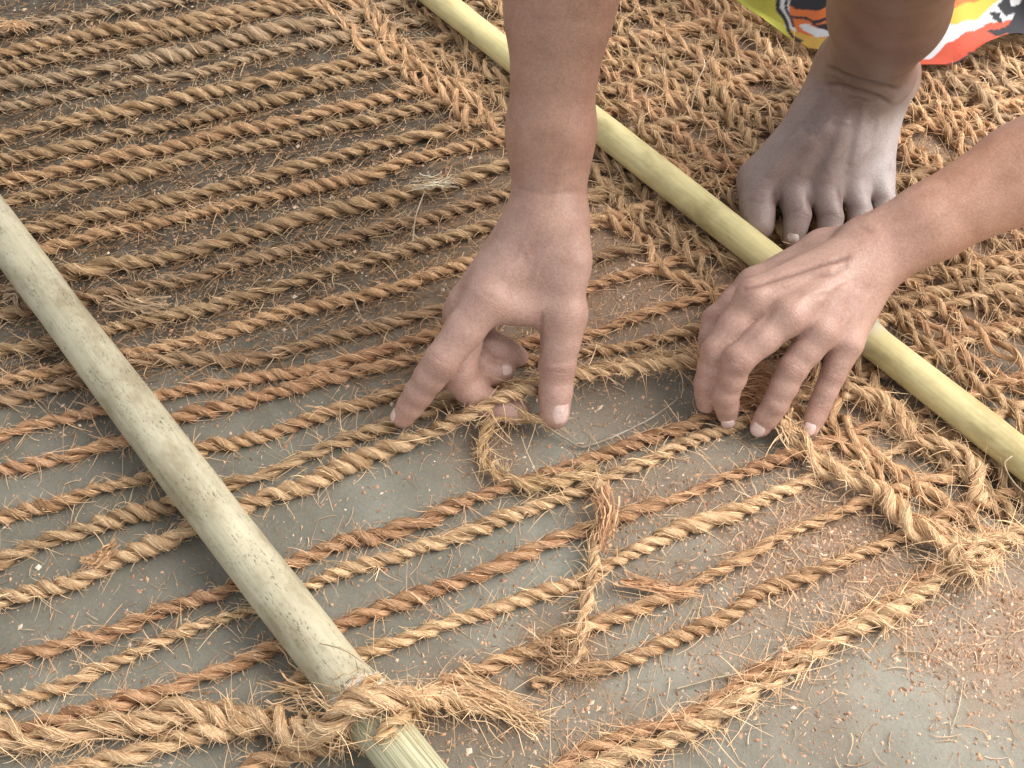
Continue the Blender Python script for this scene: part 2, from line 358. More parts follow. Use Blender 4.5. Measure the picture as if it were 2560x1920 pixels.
# ------------------------------------------------------------------ bamboo poles
def pole(name, A, B, r0, r1, m, label, nodes, strip_from=None, seed=1):
    rng = np.random.default_rng(seed)
    root = empty(name); tag(root, label, 'bamboo pole')
    L = np.linalg.norm(B - A); n = int(L / .0025); s = np.linspace(0, L, n); d = (B - A) / L
    bow = np.sin(np.linspace(0, np.pi, n)) * .0030
    C = A + d * s[:, None] + np.cross(d, [0, 0, 1])[None] * bow[:, None]
    r = r0 + (r1 - r0) * s / L + wob(s, .12, rng) * .00025 + wob(s, .03, rng) * .0001
    for q in nodes: r = r + .0011 * np.exp(-((s - q) / .006) ** 2)
    sides = 40; nr = np.tile([0, 0, 1.0], (n, 1))
    V, Q, Aa, T = tube(C, r, nr, sides, s, None, seed * 500.)
    col = np.zeros((len(V), 4)); col[:, 3] = 1
    ss = np.concatenate([np.repeat(s, sides), [0, L]])
    ang = np.concatenate([np.tile(np.linspace(0, 2 * np.pi, sides, endpoint=False), n), [0, 0]])
    if strip_from is not None: col[:, 0] = np.clip((ss - strip_from) / .004, 0, 1) * .9
    for q in nodes:
        e = .007 + .004 * np.sin(3 * ang + q * 90) + .003 * np.sin(7 * ang)
        col[:, 1] = np.maximum(col[:, 1], np.clip(1 - (ss - q) / e, 0, 1) * (ss > q - .003) * .75)
    me = make_mesh('culm', V, Q, {'fc': ('FLOAT_VECTOR', Aa), 'Col': ('FLOAT_COLOR', col)}, True, T)
    link('culm', me, m, root)
    for q in nodes:   # raised scar ring of the joint with its torn sheath lip
        k = int(q / L * n); tt = np.linspace(0, 2 * np.pi, 60); up = unit(np.array([0, 0, 1.0]) - d[2] * d); sd = np.cross(d, up)
        rr = r[k] + .0002
        ring = C[k] + rr * (np.cos(tt)[:, None] * up + np.sin(tt)[:, None] * sd) + d * (wob(tt * .02, .02, rng) * .0006)[:, None]
        V, Q, Aa, T = tube(ring, np.full(60, .0011), ring - C[k], 8, tt * r[k])
        cc = np.zeros((len(V), 4)); cc[:, 1] = .8; cc[:, 3] = 1
        link('node_ring', make_mesh('node_ring', V, Q, {'fc': ('FLOAT_VECTOR', Aa), 'Col': ('FLOAT_COLOR', cc)}, True, T), m, root)
        # lip of dry sheath
        K = 60; a = np.linspace(-1.25, 1.15, K); hgt = .0015 + .0035 * np.abs(np.sin(a * 2.2 + q * 50)) + np.abs(rng.normal(0, .0016, K))
        rows = []
        for v in np.linspace(0, 1, 5):
            rows.append(C[k] + (rr + .0007 + .0012 * v * v) * (np.cos(a)[:, None] * up + np.sin(a)[:, None] * sd) - d * (hgt * v)[:, None])
        rows += [q0 - unit(q0 - C[k]) * .0005 for q0 in rows[::-1]]
        V = np.vstack(rows); i = np.arange(10 * K).reshape(10, K); Q = np.stack([i[:-1, :-1], i[1:, :-1], i[1:, 1:], i[:-1, 1:]], -1).reshape(-1, 4)
        cc = np.zeros((len(V), 4)); cc[:, 1] = .95; cc[:, 3] = 1
        link('sheath_lip', make_mesh('sheath_lip', V, Q, {'fc': ('FLOAT_VECTOR', V * 1000), 'Col': ('FLOAT_COLOR', cc)}), m, root)
    return root
BAM_L = bamboo_material('bamboo_grey', (.385, .345, .238), (.555, .505, .38), 0.56, 0.1)
BAM_R = bamboo_material('bamboo_yellow', (.49, .425, .195), (.65, .57, .33), 0.66, 0.0)
def along(A, B, px, py, z):
    d = unit(B - A); return float((P(px, py, z) - A) @ d)
zl = .0235; LA = P(0, 562, zl); LB = P(1036, 1920, zl); d_ = unit(LB - LA); LA0 = LA - d_ * .22; LB0 = LB + d_ * .08
sL = along(LA0, LB0, 925, 1772, zl)
pole('bamboo_pole', LA0, LB0, .0152, .0146, BAM_L, 'pale grey green speckled bamboo pole lying across ropes at left', [sL - .008], sL + .004, 1)
zr = .0205; RA = P(1105, 0, zr); RB = P(2530, 1115, zr); e_ = unit(RB - RA); RA0 = RA - e_ * .2; RB0 = RB + e_ * .34
sR = along(RA0, RB0, 2182, 832, zr)
pole('bamboo_pole', RA0, RB0, .0111, .0112, BAM_R, 'smooth yellow bamboo pole lying on the woven mat under the wrist', [sR], None, 2)

# ------------------------------------------------------------------ warp ropes (photo pixels, 2560 wide; optional height mm)
W = [
 ('grey',  [(0, 78), (72, 60), (289, 26), (434, 2), (640, -40)]),
 ('olive', [(0, 128), (116, 107), (289, 72), (434, 52), (640, 12), (800, -20)]),
 ('olive', [(0, 174), (87, 156), (231, 121), (376, 95), (550, 58), (640, 40), (800, 2)]),
 ('grey',  [(0, 220), (202, 182), (318, 162), (463, 133), (579, 104), (727, 70), (842, 50), (980, 15)]),
 ('grey',  [(0, 269), (116, 249), (231, 226), (347, 203), (492, 174), (640, 139), (756, 113), (860, 92), (1040, 50)]),
 ('olive', [(0, 340), (260, 286), (405, 255), (521, 231), (640, 203), (785, 174), (900, 150), (1080, 105)]),
 ('olive', [(0, 402), (202, 362), (318, 333), (434, 310), (640, 261), (727, 240), (842, 208), (1016, 174), (1150, 140)]),
 ('tan',   [(0, 452), (289, 391), (405, 370), (521, 341), (640, 316), (770, 289), (929, 252), (1045, 226), (1200, 190)]),
 ('olive', [(-40, 530), (87, 490), (347, 428), (492, 396), (640, 366), (756, 333), (929, 292), (1074, 263), (1250, 222)]),
 ('olive', [(30, 590), (260, 532), (434, 495), (640, 446), (727, 422), (842, 393), (958, 359), (1132, 322), (1300, 282)]),
 ('tan',   [(60, 635), (231, 592), (376, 560), (520, 527), (680, 486), (814, 454), (929, 428), (1045, 396), (1219, 356), (1400, 312)]),
 ('olive', [(60, 710), (185, 682), (347, 648), (463, 625), (579, 598), (756, 543), (958, 500), (1074, 470), (1219, 428), (1420, 380)]),
 ('dark',  [(100, 770), (300, 728), (480, 690), (640, 648), (785, 616), (900, 587), (1103, 526), (1262, 486), (1450, 440)]),
 ('olive', [(-20, 890), (150, 845), (340, 800), (492, 765), (640, 729), (756, 700), (900, 654), (1016, 625), (1132, 598), (1262, 555), (1450, 500)]),
 ('tan',   [(-20, 955), (170, 915), (340, 882), (500, 845), (640, 807), (741, 774), (871, 749), (987, 723), (1074, 690), (1204, 648), (1400, 580)]),
 ('dark',  [(0, 998), (87, 977), (174, 957), (376, 905), (640, 895), (785, 856), (929, 821), (1016, 798), (1117, 766), (1300, 710), (1500, 650), (1700, 598)]),
 ('red',   [(0, 1099), (87, 1064), (202, 1038), (255, 1024), (434, 976), (640, 948), (785, 926), (871, 903), (958, 880), (1074, 839), (1280, 775), (1511, 706), (1627, 674), (1728, 642)]),
 ('red',   [(0, 1174), (116, 1145), (231, 1116), (318, 1098), (463, 1040), (550, 1018), (640, 993), (720, 968), (1000, 905), (1280, 868), (1459, 836), (1569, 796), (1700, 758)]),
 ('tan',   [(0, 1301), (116, 1270), (231, 1226), (376, 1186), (521, 1124), (640, 1094), (756, 1055), (842, 1026), (987, 980), (1150, 930), (1400, 890), (1598, 856), (1743, 821)]),
 ('olive', [(0, 1406), (87, 1362), (231, 1319), (347, 1280), (434, 1258), (640, 1186), (785, 1133), (900, 1087), (1010, 1045), (1180, 990), (1400, 940), (1740, 880)]),
 ('pale',  [(0, 1504), (116, 1469), (202, 1440), (260, 1405), (405, 1359), (477, 1324), (640, 1249), (785, 1203), (929, 1139), (1040, 1096, 3), (1120, 1062, 12), (1200, 1022, 21), (1290, 985, 22), (1433, 938, 15), (1569, 920, 12), (1743, 905, 10), (1840, 880, 4)]),
 ('red',   [(0, 1660), (116, 1625), (260, 1579), (376, 1533), (492, 1495), (579, 1463), (735, 1403), (842, 1365), (1016, 1307), (1103, 1273), (1219, 1238), (1320, 1205), (1480, 1145), (1600, 1105), (1720, 1068), (1800, 1035)]),
 ('pale',  [(0, 1758), (116, 1724), (260, 1671), (405, 1605), (521, 1562), (637, 1525), (842, 1434), (929, 1408), (1103, 1353), (1280, 1287), (1454, 1226), (1569, 1171), (1714, 1110), (1859, 1058), (2000, 1000)]),
 ('red',   [(80, 1815), (260, 1761), (376, 1732), (492, 1692), (579, 1668), (707, 1614), (854, 1556), (958, 1521), (1103, 1469), (1219, 1430), (1367, 1362), (1465, 1325), (1555, 1299), (1627, 1267), (1714, 1232), (1830, 1191), (1920, 1160), (1990, 1130)]),
 ('pale',  [(700, 1722), (800, 1680), (918, 1637), (1016, 1605), (1132, 1562), (1280, 1510), (1367, 1478), (1454, 1445), (1540, 1398), (1685, 1336), (1859, 1267), (1920, 1241), (2036, 1197), (2180, 1145)]),
 ('tan',   [(1040, 1762), (1219, 1677), (1280, 1650), (1454, 1579), (1540, 1544), (1656, 1504), (1772, 1445), (1920, 1365), (2007, 1319), (2122, 1278), (2195, 1255)]),
 ('tan',   [(1330, 1715), (1425, 1680), (1540, 1648), (1685, 1590), (1772, 1556), (1859, 1521), (1920, 1483), (2007, 1445), (2094, 1405), (2166, 1370)]),
]
ORD = ['first', 'second', 'third', 'fourth', 'fifth', 'sixth', 'seventh', 'eighth', 'ninth', 'tenth', 'eleventh', 'twelfth', 'thirteenth', 'fourteenth',
       'fifteenth', 'sixteenth', 'seventeenth', 'eighteenth', 'nineteenth', 'twentieth', 'twenty-first', 'twenty-second', 'twenty-third', 'twenty-fourth', 'twenty-fifth', 'twenty-sixth', 'twenty-seventh', 'twenty-eighth', 'twenty-ninth', 'thirtieth', 'thirty-first', 'thirty-second']
TW = {'grey': 'dusty grey brown', 'olive': 'dull olive brown', 'tan': 'tan', 'dark': 'dark frayed', 'red': 'reddish brown', 'pale': 'pale golden'}
for i, (tint, pp) in enumerate(W):
    R = [.0041, .0045, .0042, .0047][i % 4] * (1.03 if i < 13 else .95)
    if i == 20: R = .0050
    pts = [P(q[0], q[1], R + (q[2] * .001 if len(q) > 2 else 0)) for q in pp]
    if pp[0][0] < 120: pts.insert(0, pts[0] + unit(pts[0] - pts[1]) * .10)
    # run on into the mat along the direction of the last stretch
    dr = unit(pts[-1] - pts[-4]); dr = unit(dr * .45 + unit(P(1600, 600) - P(640, 835)) * .55)
    L = max(.05, (0.68 - pts[-1][0]) / max(.3, dr[0])) if i < 24 else .34
    L = min(L, .85)
    e0 = pts[-1].copy()
    for q in np.linspace(.04, L, max(2, int(L / .05))): pts.append(e0 + dr * q + np.array([0, 0, .001]))
    n_up = len(W) - i
    if i < 13: lab = f'{TW[tint]} coir warp rope, {ORD[i]} down from the top left corner'
    else: lab = f'{TW[tint]} coir warp rope, {ORD[n_up-1]} up from thick lower right edge rope'
    near = i > 14
    rope('warp_rope', pts, R=R, pitch=[.024, .027, .022, .029][i % 4], tint=tint, seed=100 + i, label=lab, group='parallel warp ropes stretched across the floor',
         fuzz=1.35 if near else 1.9, fly=(.003, .019) if near else (.003, .015), surf=1.0 if near else .8, jig=.0013, loose=.12, ds=.0016 if near else .0021, sides=8 if near else 7)

# edge rope at lower right with its darker companion, thick lashing rope and others
EDGE = [(1380, 1985), (1511, 1918), (1685, 1855), (1830, 1773), (1920, 1715), (2065, 1622), (2180, 1556), (2296, 1492), (2354, 1450), (2430, 1395), (2560, 1330), (2700, 1260), (2950, 1130)]
rope('edge_rope', [P(x, y, .0065) for x, y in EDGE], R=.0047, pitch=.030, tint='pale', seed=301, fuzz=2.6, surf=1.6, jig=.0016, fly=(.005, .030),
     label='thick pale fuzzy coir edge rope running to lower right corner knot', loose=.15)
rope('edge_rope', [P(x - 26, y - 30, .005) for x, y in EDGE[:8]] + [P(2350, 1420, .007)], R=.0042, pitch=.027, tint='red', seed=302, fuzz=2.4, surf=1.4, jig=.0020, fly=(.004, .022),
     label='dark reddish coir rope hugging the thick pale edge rope', loose=.2)
T = [(-120, 1890, 7), (0, 1866, 7), (120, 1858, 8), (250, 1822, 9), (360, 1798, 9), (470, 1785, 9), (560, 1790, 9), (660, 1806, 10), (740, 1812, 16), (810, 1805, 34), (870, 1782, 47), (930, 1766, 51), (1000, 1755, 45), (1060, 1760, 28), (1130, 1770, 13), (1220, 1778, 9), (1290, 1792, 8), (1370, 1800, 7)]
rope('lashing_rope', [M(*q) for q in T], R=.0058, pitch=.05, ply=3, tint='pale', seed=303, fuzz=1.9, surf=3.0, jig=.0026, fly=(.004, .022), loose=.6, fray=.05,
     label='thick frayed golden coir rope lashed over lower end of left pole')
T2 = [(120, 1960, 5), (231, 1909, 5), (347, 1880, 5), (463, 1845, 6), (579, 1818, 7), (700, 1806, 8)]
rope('lashing_tail', [M(*q) for q in T2], R=.0052, pitch=.026, tint='pale', seed=304, fuzz=2.0, label='pale rope tail joining the thick lashing rope from bottom left', loose=.1)
T3 = [(560, 1960, 5), (640, 1912, 5), (727, 1886, 5), (810, 1866, 5), (900, 1830, 5)]
rope('lashing_tail', [M(*q) for q in T3], R=.0048, pitch=.026, tint='tan', seed=305, fuzz=2.0, label='short tan rope going under left pole at bottom', loose=.1)
# turn of rope round the pole under the lashing
up = unit(np.array([0, 0, 1.0]) - d_[2] * d_); sd = np.cross(d_, up); cc = LA0 + d_ * (sL + .006); ta = np.linspace(-.6, 2 * np.pi + .5, 26)
rope('lashing_turn', [cc + d_ * (.004 * a - .010) + (.0148 + .0036) * (math.cos(a) * up + math.sin(a) * sd) + np.array([0, 0, .0002]) for a in ta], R=.0038, pitch=.024, tint='gold', seed=306,
     fuzz=2.5, surf=2.0, label='turn of golden coir yarn wound round left pole end', jig=.0006, loose=.2)

# weft rows of the mat, parallel to the right pole
nrm2 = unit(np.array([e_[1], -e_[0], 0.0])); nrm2 = nrm2 if nrm2[1] > 0 else -nrm2
E1, E2 = P(2065, 1622), P(2560, 1330); ed = unit(E2 - E1); en = np.array([-ed[1], ed[0], 0])
offs = [-.072, -.050, -.030, -.015] + [.015 + .0186 * k for k in range(32)]
wc = 0
for k, o in enumerate(offs):
    rng = np.random.default_rng(900 + k)
    ss = np.arange(-.55, 1.1, .012)
    base = np.array([RA[0], RA[1], 0]) + nrm2 * o
    pts = base + e_[None] * ss[:, None]; pts[:, 2] = .0052
    pp = pix(pts)
    ok = (pp[:, 0] > -100) & (pp[:, 0] < 3000) & (pp[:, 1] > -260) & (pp[:, 1] < 2000) & ((pts - E1) @ en > .004)
    if k == 0: ok &= (pp[:, 0] < 1180) | (pp[:, 0] > 1780)
    pts = pts[ok]
    if len(pts) < 4: continue
    segs = [pts] if k else [pts[pix(pts)[:, 0] < 1200], pts[pix(pts)[:, 0] > 1700]]
    for sgi, pt in enumerate(segs):
        if len(pt) < 4: continue
        s_ = np.arange(len(pt)) * .012
        pt = pt + nrm2 * (wob(s_, .04, rng) * .0032 + wob(s_, .09, rng) * .003)[:, None]; pt[:, 2] += np.abs(wob(s_, .03, rng)) * .0015
        if k < 4: lab = f'coir weft row left of yellow pole, {ORD[3-k]} away from the pole' + ('' if len(segs) == 1 else (' at the top' if sgi == 0 else ' below the hand'))
        else: lab = f'coir weft row of the mat behind yellow pole, {ORD[k-4]} beyond the pole'
        rope('weft_rope', pt, R=rng.uniform(.0036, .0044), pitch=rng.uniform(.026, .042), tint=['tan', 'pale', 'tan', 'olive', 'red'][rng.integers(0, 5)] if o < .25 else ['tan', 'olive', 'pale', 'grey'][rng.integers(0, 4)],
             seed=400 + k * 3 + sgi, label=lab, group='weft rows of the woven mat', fuzz=1.3, surf=1.0, jig=.0036, loose=.8, ds=.0023, sides=7, fly=(.005, .026))

# ------------------------------------------------------------------ person: arms, hands, leg and foot as one skin surface
def smin(a, b, k):
    h = np.clip(.5 + .5 * (b - a) / k, 0, 1)
    return b + (a - b) * h - k * h * (1 - h)
def cone(Pn, a, b, ra, rb):
    ab = b - a; q = Pn - a; t = np.clip((q @ ab) / (ab @ ab), 0, 1)
    return np.sqrt(((q - t[:, None] * ab) ** 2).sum(1)) - (ra + (rb - ra) * t)
class Limb:
    """palm = list of cones blended with k; fingers = chains blended among themselves; extra = thin ridges"""
    def __init__(s, body, chains, ridges=(), kb=.011, kf=.0035, kj=.006, floor=None, kr=.003):
        s.body, s.chains, s.ridges, s.kb, s.kf, s.kj, s.floor, s.kr = body, chains, ridges, kb, kf, kj, floor, kr
        s.prims = list(body) + [q for c in chains for q in c] + list(ridges)
    def f(s, Pn):
        d = None
        for a, b, ra, rb in s.body:
            e = cone(Pn, a, b, ra, rb); d = e if d is None else smin(d, e, s.kb)
        for a, b, ra, rb in s.ridges: d = smin(d, cone(Pn, a, b, ra, rb), s.kr)
        F = None
        for c in s.chains:
            g = None
            for a, b, ra, rb in c:
                e = cone(Pn, a, b, ra, rb); g = e if g is None else smin(g, e, s.kf)
            F = g if F is None else smin(F, g, .0009)
        if F is not None: d = smin(d, F, s.kj)
        if s.floor is not None:
            e = s.floor - Pn[:, 2]; h = smin(-d, -e, .004); d = -h
        return d
    def mesh(s, vox):
        lo = np.min([np.minimum(a - ra, b - rb) for a, b, ra, rb in s.prims], 0) - .008
        hi = np.max([np.maximum(a + ra, b + rb) for a, b, ra, rb in s.prims], 0) + .008
        B = 16; nb = np.ceil((hi - lo) / (vox * B)).astype(int)
        val = np.empty(nb * B, np.float32)
        bi = np.stack(np.meshgrid(*[np.arange(k) for k in nb], indexing='ij'), -1).reshape(-1, 3)
        cen = lo + (bi * B + (B - 1) / 2) * vox
        dc = s.f(cen); near = np.abs(dc) < vox * B * 0.9 + .007
        g = np.stack(np.meshgrid(*[np.arange(B)] * 3, indexing='ij'), -1).reshape(-1, 3)
        for k in np.nonzero(~near)[0]:
            x, y, z = bi[k] * B; val[x:x + B, y:y + B, z:z + B] = dc[k]
        idx = np.nonzero(near)[0]
        for c0 in range(0, len(idx), 64):
            ks = idx[c0:c0 + 64]
            pts = (lo + (bi[ks][:, None] * B + g[None]) * vox).reshape(-1, 3)
            v = s.f(pts).reshape(len(ks), B, B, B)
            for m_, k in enumerate(ks):
                x, y, z = bi[k] * B; val[x:x + B, y:y + B, z:z + B] = v[m_]
        return surface_nets(val, lo, vox)
def surface_nets(v, lo, h):
    ins = v < 0; nx, ny, nz = v.shape
    c = np.zeros((nx - 1, ny - 1, nz - 1), np.uint8)
    for dx in (0, 1):
        for dy in (0, 1):
            for dz in (0, 1): c += ins[dx:nx - 1 + dx, dy:ny - 1 + dy, dz:nz - 1 + dz]
    act = (c > 0) & (c < 8); cells = np.argwhere(act)
    ids = np.full(act.shape, -1, np.int32); ids[tuple(cells.T)] = np.arange(len(cells))
    pos = np.zeros((len(cells), 3)); cnt = np.zeros(len(cells))
    cor = [(a, b, d) for a in (0, 1) for b in (0, 1) for d in (0, 1)]
    for i in range(8):
        for j in range(i + 1, 8):
            p, q = np.array(cor[i]), np.array(cor[j])
            if np.abs(p - q).sum() != 1: continue
            va = v[tuple((cells + p).T)]; vb = v[tuple((cells + q).T)]; m = (va < 0) != (vb < 0)
            t = np.where(m, va / np.where(m, va - vb, 1), 0)
            pos += np.where(m[:, None], p + t[:, None] * (q - p), 0); cnt += m
    V = lo + (cells + pos / cnt[:, None]) * h
    Q = []
    for ax in range(3):
        o1, o2 = [(1, 2), (2, 0), (0, 1)][ax]
        sl = [slice(None)] * 3; sh = [slice(None)] * 3; sl[ax] = slice(0, -1); sh[ax] = slice(1, None)
        a, b = ins[tuple(sl)], ins[tuple(sh)]; e = np.argwhere(a != b)
        e = e[(e[:, o1] > 0) & (e[:, o2] > 0)]
        u = np.zeros(3, int); u[o1] = 1; w_ = np.zeros(3, int); w_[o2] = 1
        ok = np.all(e < np.array(act.shape), 1); e = e[ok]
        q = np.stack([ids[tuple((e - u - w_).T)], ids[tuple((e - w_).T)], ids[tuple(e.T)], ids[tuple((e - u).T)]], 1)
        fl = ~ins[tuple(e.T)]; q[fl] = q[fl][:, ::-1]; Q.append(q)
    return V, np.vstack(Q)
def vnormals(V, Q):
    n = np.zeros_like(V); fn = np.cross(V[Q[:, 2]] - V[Q[:, 0]], V[Q[:, 3]] - V[Q[:, 1]])
    for k in range(4): np.add.at(n, Q[:, k], fn)
    return unit(n)
def polydist(pp, poly):
    d = np.full(len(pp), 1e9); poly = np.array(poly, float)
    for a, b in zip(poly[:-1], poly[1:]):
        ab = b - a; t = np.clip(((pp - a) @ ab) / (ab @ ab), 0, 1); d = np.minimum(d, np.linalg.norm(pp - a - t[:, None] * ab, axis=1))
    return d
def groove(V, N, lines):
    """skin creases (depth mm, width px) traced on the side that looks up"""
    pp = pix(V); fac = (N * unit(CAM - V)).sum(1) > .15
    for poly, dep, wd in lines:
        d = polydist(pp, poly); e = np.minimum(np.linalg.norm(pp - np.array(poly[0]), axis=1), np.linalg.norm(pp - np.array(poly[-1]), axis=1))
        V = V - N * (dep * .001 * np.exp(-(d / wd) ** 2) * fac * np.clip(e / 22 + .15, 0, 1))[:, None]
    return V
mm = .001
def C_(a, b, ra, rb): return (M(*a), M(*b), ra * mm, rb * mm)
def chain(js, rs, fat=.99):
    out = []; p = [M(*j) for j in js]
    for i in range(len(p) - 1):
        m_ = (p[i] + p[i + 1]) / 2; rm = (rs[i] + rs[i + 1]) / 2 * fat
        out += [(p[i], m_, rs[i] * mm, rm * mm), (m_, p[i + 1], rm * mm, rs[i + 1] * mm)]
    return out

# --- hand coming from the top: index stretched to lower left, thumb straight down, the others curled
WR = (1369, 545, 112)
cb = [C_((1450, -420, 300), (1418, -120, 240), 39, 34), C_((1418, -120, 240), (1398, 20, 212), 34, 29.5), C_((1398, 20, 212), (1375, 330, 152), 29, 23.5),
      C_((1375, 330, 152), (1360, 545, 112), 23, 17.5), C_((1382, 330, 150), (1380, 545, 112), 21, 18),
      C_(WR, (1222, 735, 84), 18, 13), C_(WR, (1172, 762, 68), 18, 12), C_(WR, (1156, 782, 53), 17, 11), C_(WR, (1172, 796, 40), 16, 10),
      C_((1374, 580, 106), (1406, 655, 94), 17.5, 15), C_((1406, 655, 94), (1408, 790, 70), 15, 13), C_((1370, 610, 98), (1300, 752, 74), 16, 11), C_((1262, 772, 78), (1392, 778, 70), 8, 8.5)]
ct = chain([(1412, 785, 71), (1393, 915, 45), (1386, 1034, 19)], [13.6, 11.2, 9.8], .97)
ci = chain([(1220, 748, 84), (1103, 903, 57), (1047, 983, 34), (1008, 1042, 15)], [13.2, 10.8, 8.9, 7.4])
cm = chain([(1172, 766, 68), (1146, 935, 37), (1200, 1000, 18), (1292, 1030, 11)], [12, 11.2, 9.6, 8.4])
cr = chain([(1156, 784, 53), (1165, 885, 36), (1215, 930, 24), (1258, 925, 24)], [11.5, 9.6, 8.8, 7.8])
cl = chain([(1172, 798, 40), (1215, 855, 38), (1262, 876, 33), (1296, 892, 26)], [10.5, 8.4, 7.4, 6.6])
ridge_c = []
HAND_C = Limb(cb, [ct, ci, cm, cr, cl], ridge_c, kb=.013)
# --- hand coming from the right: four fingers arched down onto the rope, thumb tucked behind
W2 = (2175, 630, 80)
rb = [C_((3050, 190, 205), (2800, 315, 160), 42, 38), C_((2800, 315, 160), (2560, 432, 126), 37, 30), C_((2560, 432, 126), (2330, 550, 100), 30, 23.5), C_((2330, 550, 100), (2165, 612, 82), 22.5, 18), C_((2335, 560, 98), (2195, 655, 78), 21, 18),
      C_(W2, (1888, 742, 74), 18, 11.5), C_(W2, (1972, 788, 75), 19, 11.5), C_(W2, (2052, 826, 65), 18, 11), C_((2190, 655, 76), (2114, 855, 53), 17, 10.5),
      C_((2165, 612, 74), (2060, 630, 58), 16, 14), C_((2060, 630, 58), (1885, 712, 42), 14, 10.5), C_((2060, 660, 62), (1920, 735, 55), 14, 10),
      C_((1940, 770, 66), (2090, 830, 52), 8, 8)]
ri = chain([(1887, 744, 74), (1792, 880, 50), (1768, 958, 29), (1766, 1008, 13)], [11.3, 9.4, 7.9, 6.7])
rm = chain([(1971, 791, 75), (1846, 899, 57), (1814, 988, 31), (1818, 1034, 14)], [11, 9.3, 8.1, 7.0])
rr_ = chain([(2052, 829, 65), (1982, 921, 49), (1939, 1010, 28), (1902, 1066, 12)], [10.6, 8.9, 7.8, 6.8])
rl = chain([(2115, 859, 53), (2082, 938, 38), (2050, 1013, 22), (2026, 1070, 12)], [9.4, 7.4, 6.6, 5.8])
rt = chain([(1885, 712, 42), (1790, 800, 24), (1772, 880, 14)], [10.5, 9, 8])
ridge_r = [C_((2070, 670, 87), (1895, 744, 79), 5, 7), C_((2080, 700, 88), (1980, 788, 80), 5, 7), C_((2095, 725, 83), (2056, 822, 70), 5, 6.5), C_((2140, 750, 74), (2117, 850, 58), 4.5, 6)]
HAND_R = Limb(rb, [ri, rm, rr_, rl, rt], ridge_r, kb=.0075, kr=.006)
# --- left foot and shin
FZ = 5
def F_(a, b, ra, rb_): return C_((a[0], a[1], a[2] + FZ), (b[0], b[1], b[2] + FZ), ra, rb_)
fb = [F_((2330, -520, 400), (2262, -200, 270), 52, 42), F_((2262, -200, 270), (2222, 20, 170), 42, 35), F_((2222, 20, 170), (2168, 165, 88), 34, 28), F_((2168, 165, 88), (2200, 190, 35), 30, 30),
      F_((2110, 160, 80), (2080, 190, 68), 17, 14), F_((2215, 190, 78), (2222, 215, 60), 16, 14),
      F_((2130, 200, 76), (2060, 290, 55), 24, 20), F_((2060, 290, 55), (1900, 450, 21), 20, 15.5), F_((2110, 230, 66), (1976, 462, 23), 20, 12), F_((2140, 235, 62), (2058, 475, 22), 20, 12), F_((2170, 240, 55), (2128, 462, 19), 20, 11.5), F_((2200, 240, 42), (2188, 448, 15), 18, 12),
      F_((1930, 448, 16), (2175, 440, 13), 13, 12)]
f1 = chain([(1902, 455, 21 + FZ), (1893, 512, 19 + FZ), (1897, 562, 13 + FZ)], [15.5, 12, 11])
f2 = chain([(1980, 474, 23 + FZ), (1994, 538, 19 + FZ), (1982, 596, 9 + FZ)], [11.3, 9.2, 7.4])
f3 = chain([(2060, 482, 22 + FZ), (2076, 545, 17 + FZ), (2070, 598, 9 + FZ)], [10.8, 8.8, 7])
f4 = chain([(2130, 468, 18 + FZ), (2150, 530, 14 + FZ), (2146, 580, 8 + FZ)], [10.4, 8.4, 6.7])
f5 = chain([(2190, 452, 15 + FZ), (2212, 508, 11 + FZ), (2212, 550, 7 + FZ)], [10.2, 8.2, 7])
rf = [F_((2060, 330, 62), (1980, 460, 30), 5, 6), F_((2095, 330, 60), (2060, 475, 28), 5, 6), F_((2135, 330, 54), (2130, 460, 24), 5, 5.5), F_((2010, 350, 58), (1905, 455, 30), 6, 8)]
FOOT = Limb(fb, [f1, f2, f3, f4, f5], rf, kb=.014, kj=.007, floor=.004 + FZ * mm, kr=.008)

def skin_color(V, N, kind):
    n = len(V); pp = pix(V)
    arm = np.array([.375, .210, .150]); hand = np.array([.450, .282, .230]); pad = np.array([.56, .35, .285])
    if kind in 'uv': c = np.tile(arm * (1.38 if kind == 'v' else 1.0), (n, 1)); tips = []  # second arm lighter: its stronger light is put into the colour
    elif kind == 'c':
        w_ = np.clip((pp[:, 1] - 380) / 260, 0, 1)[:, None]; c = arm * (1 - w_) + hand * w_
        tips = [(M(1008, 1042, 15), 14), (M(1386, 1034, 19), 14), (M(1292, 1030, 11), 16), (M(1245, 915, 24), 14)]
    elif kind == 'r':
        w_ = np.clip((2420 - pp[:, 0]) / 300, 0, 1)[:, None]; c = arm * 1.38 * (1 - w_) + hand * w_  # forearm colour raised to paint in the strong light on it
        tips = [(M(1766, 1008, 13), 12), (M(1818, 1034, 14), 12), (M(1902, 1066, 12), 12), (M(2026, 1070, 12), 11)]
    else:
        leg = np.array([.215, .125, .092]); ash = np.array([.245, .185, .172])
        w_ = np.clip((pp[:, 1] - 60) / 260, 0, 1)[:, None]; c = leg * (1 - w_) + ash * w_
        o = np.clip((pp[:, 0] - 2090) / 160, 0, 1) * np.clip((pp[:, 1] - 190) / 140, 0, 1)   # side-light sheen painted as a pale tone on the dusty outer edge
        c = c * (1 - .75 * o[:, None]) + np.array([.50, .47, .475]) * .75 * o[:, None]
        tips = []
    for t, r in tips:
        k = np.exp(-((V - t) ** 2).sum(1) / (r * mm) ** 2)[:, None]; c = c * (1 - .55 * k) + pad * .55 * k
    return c
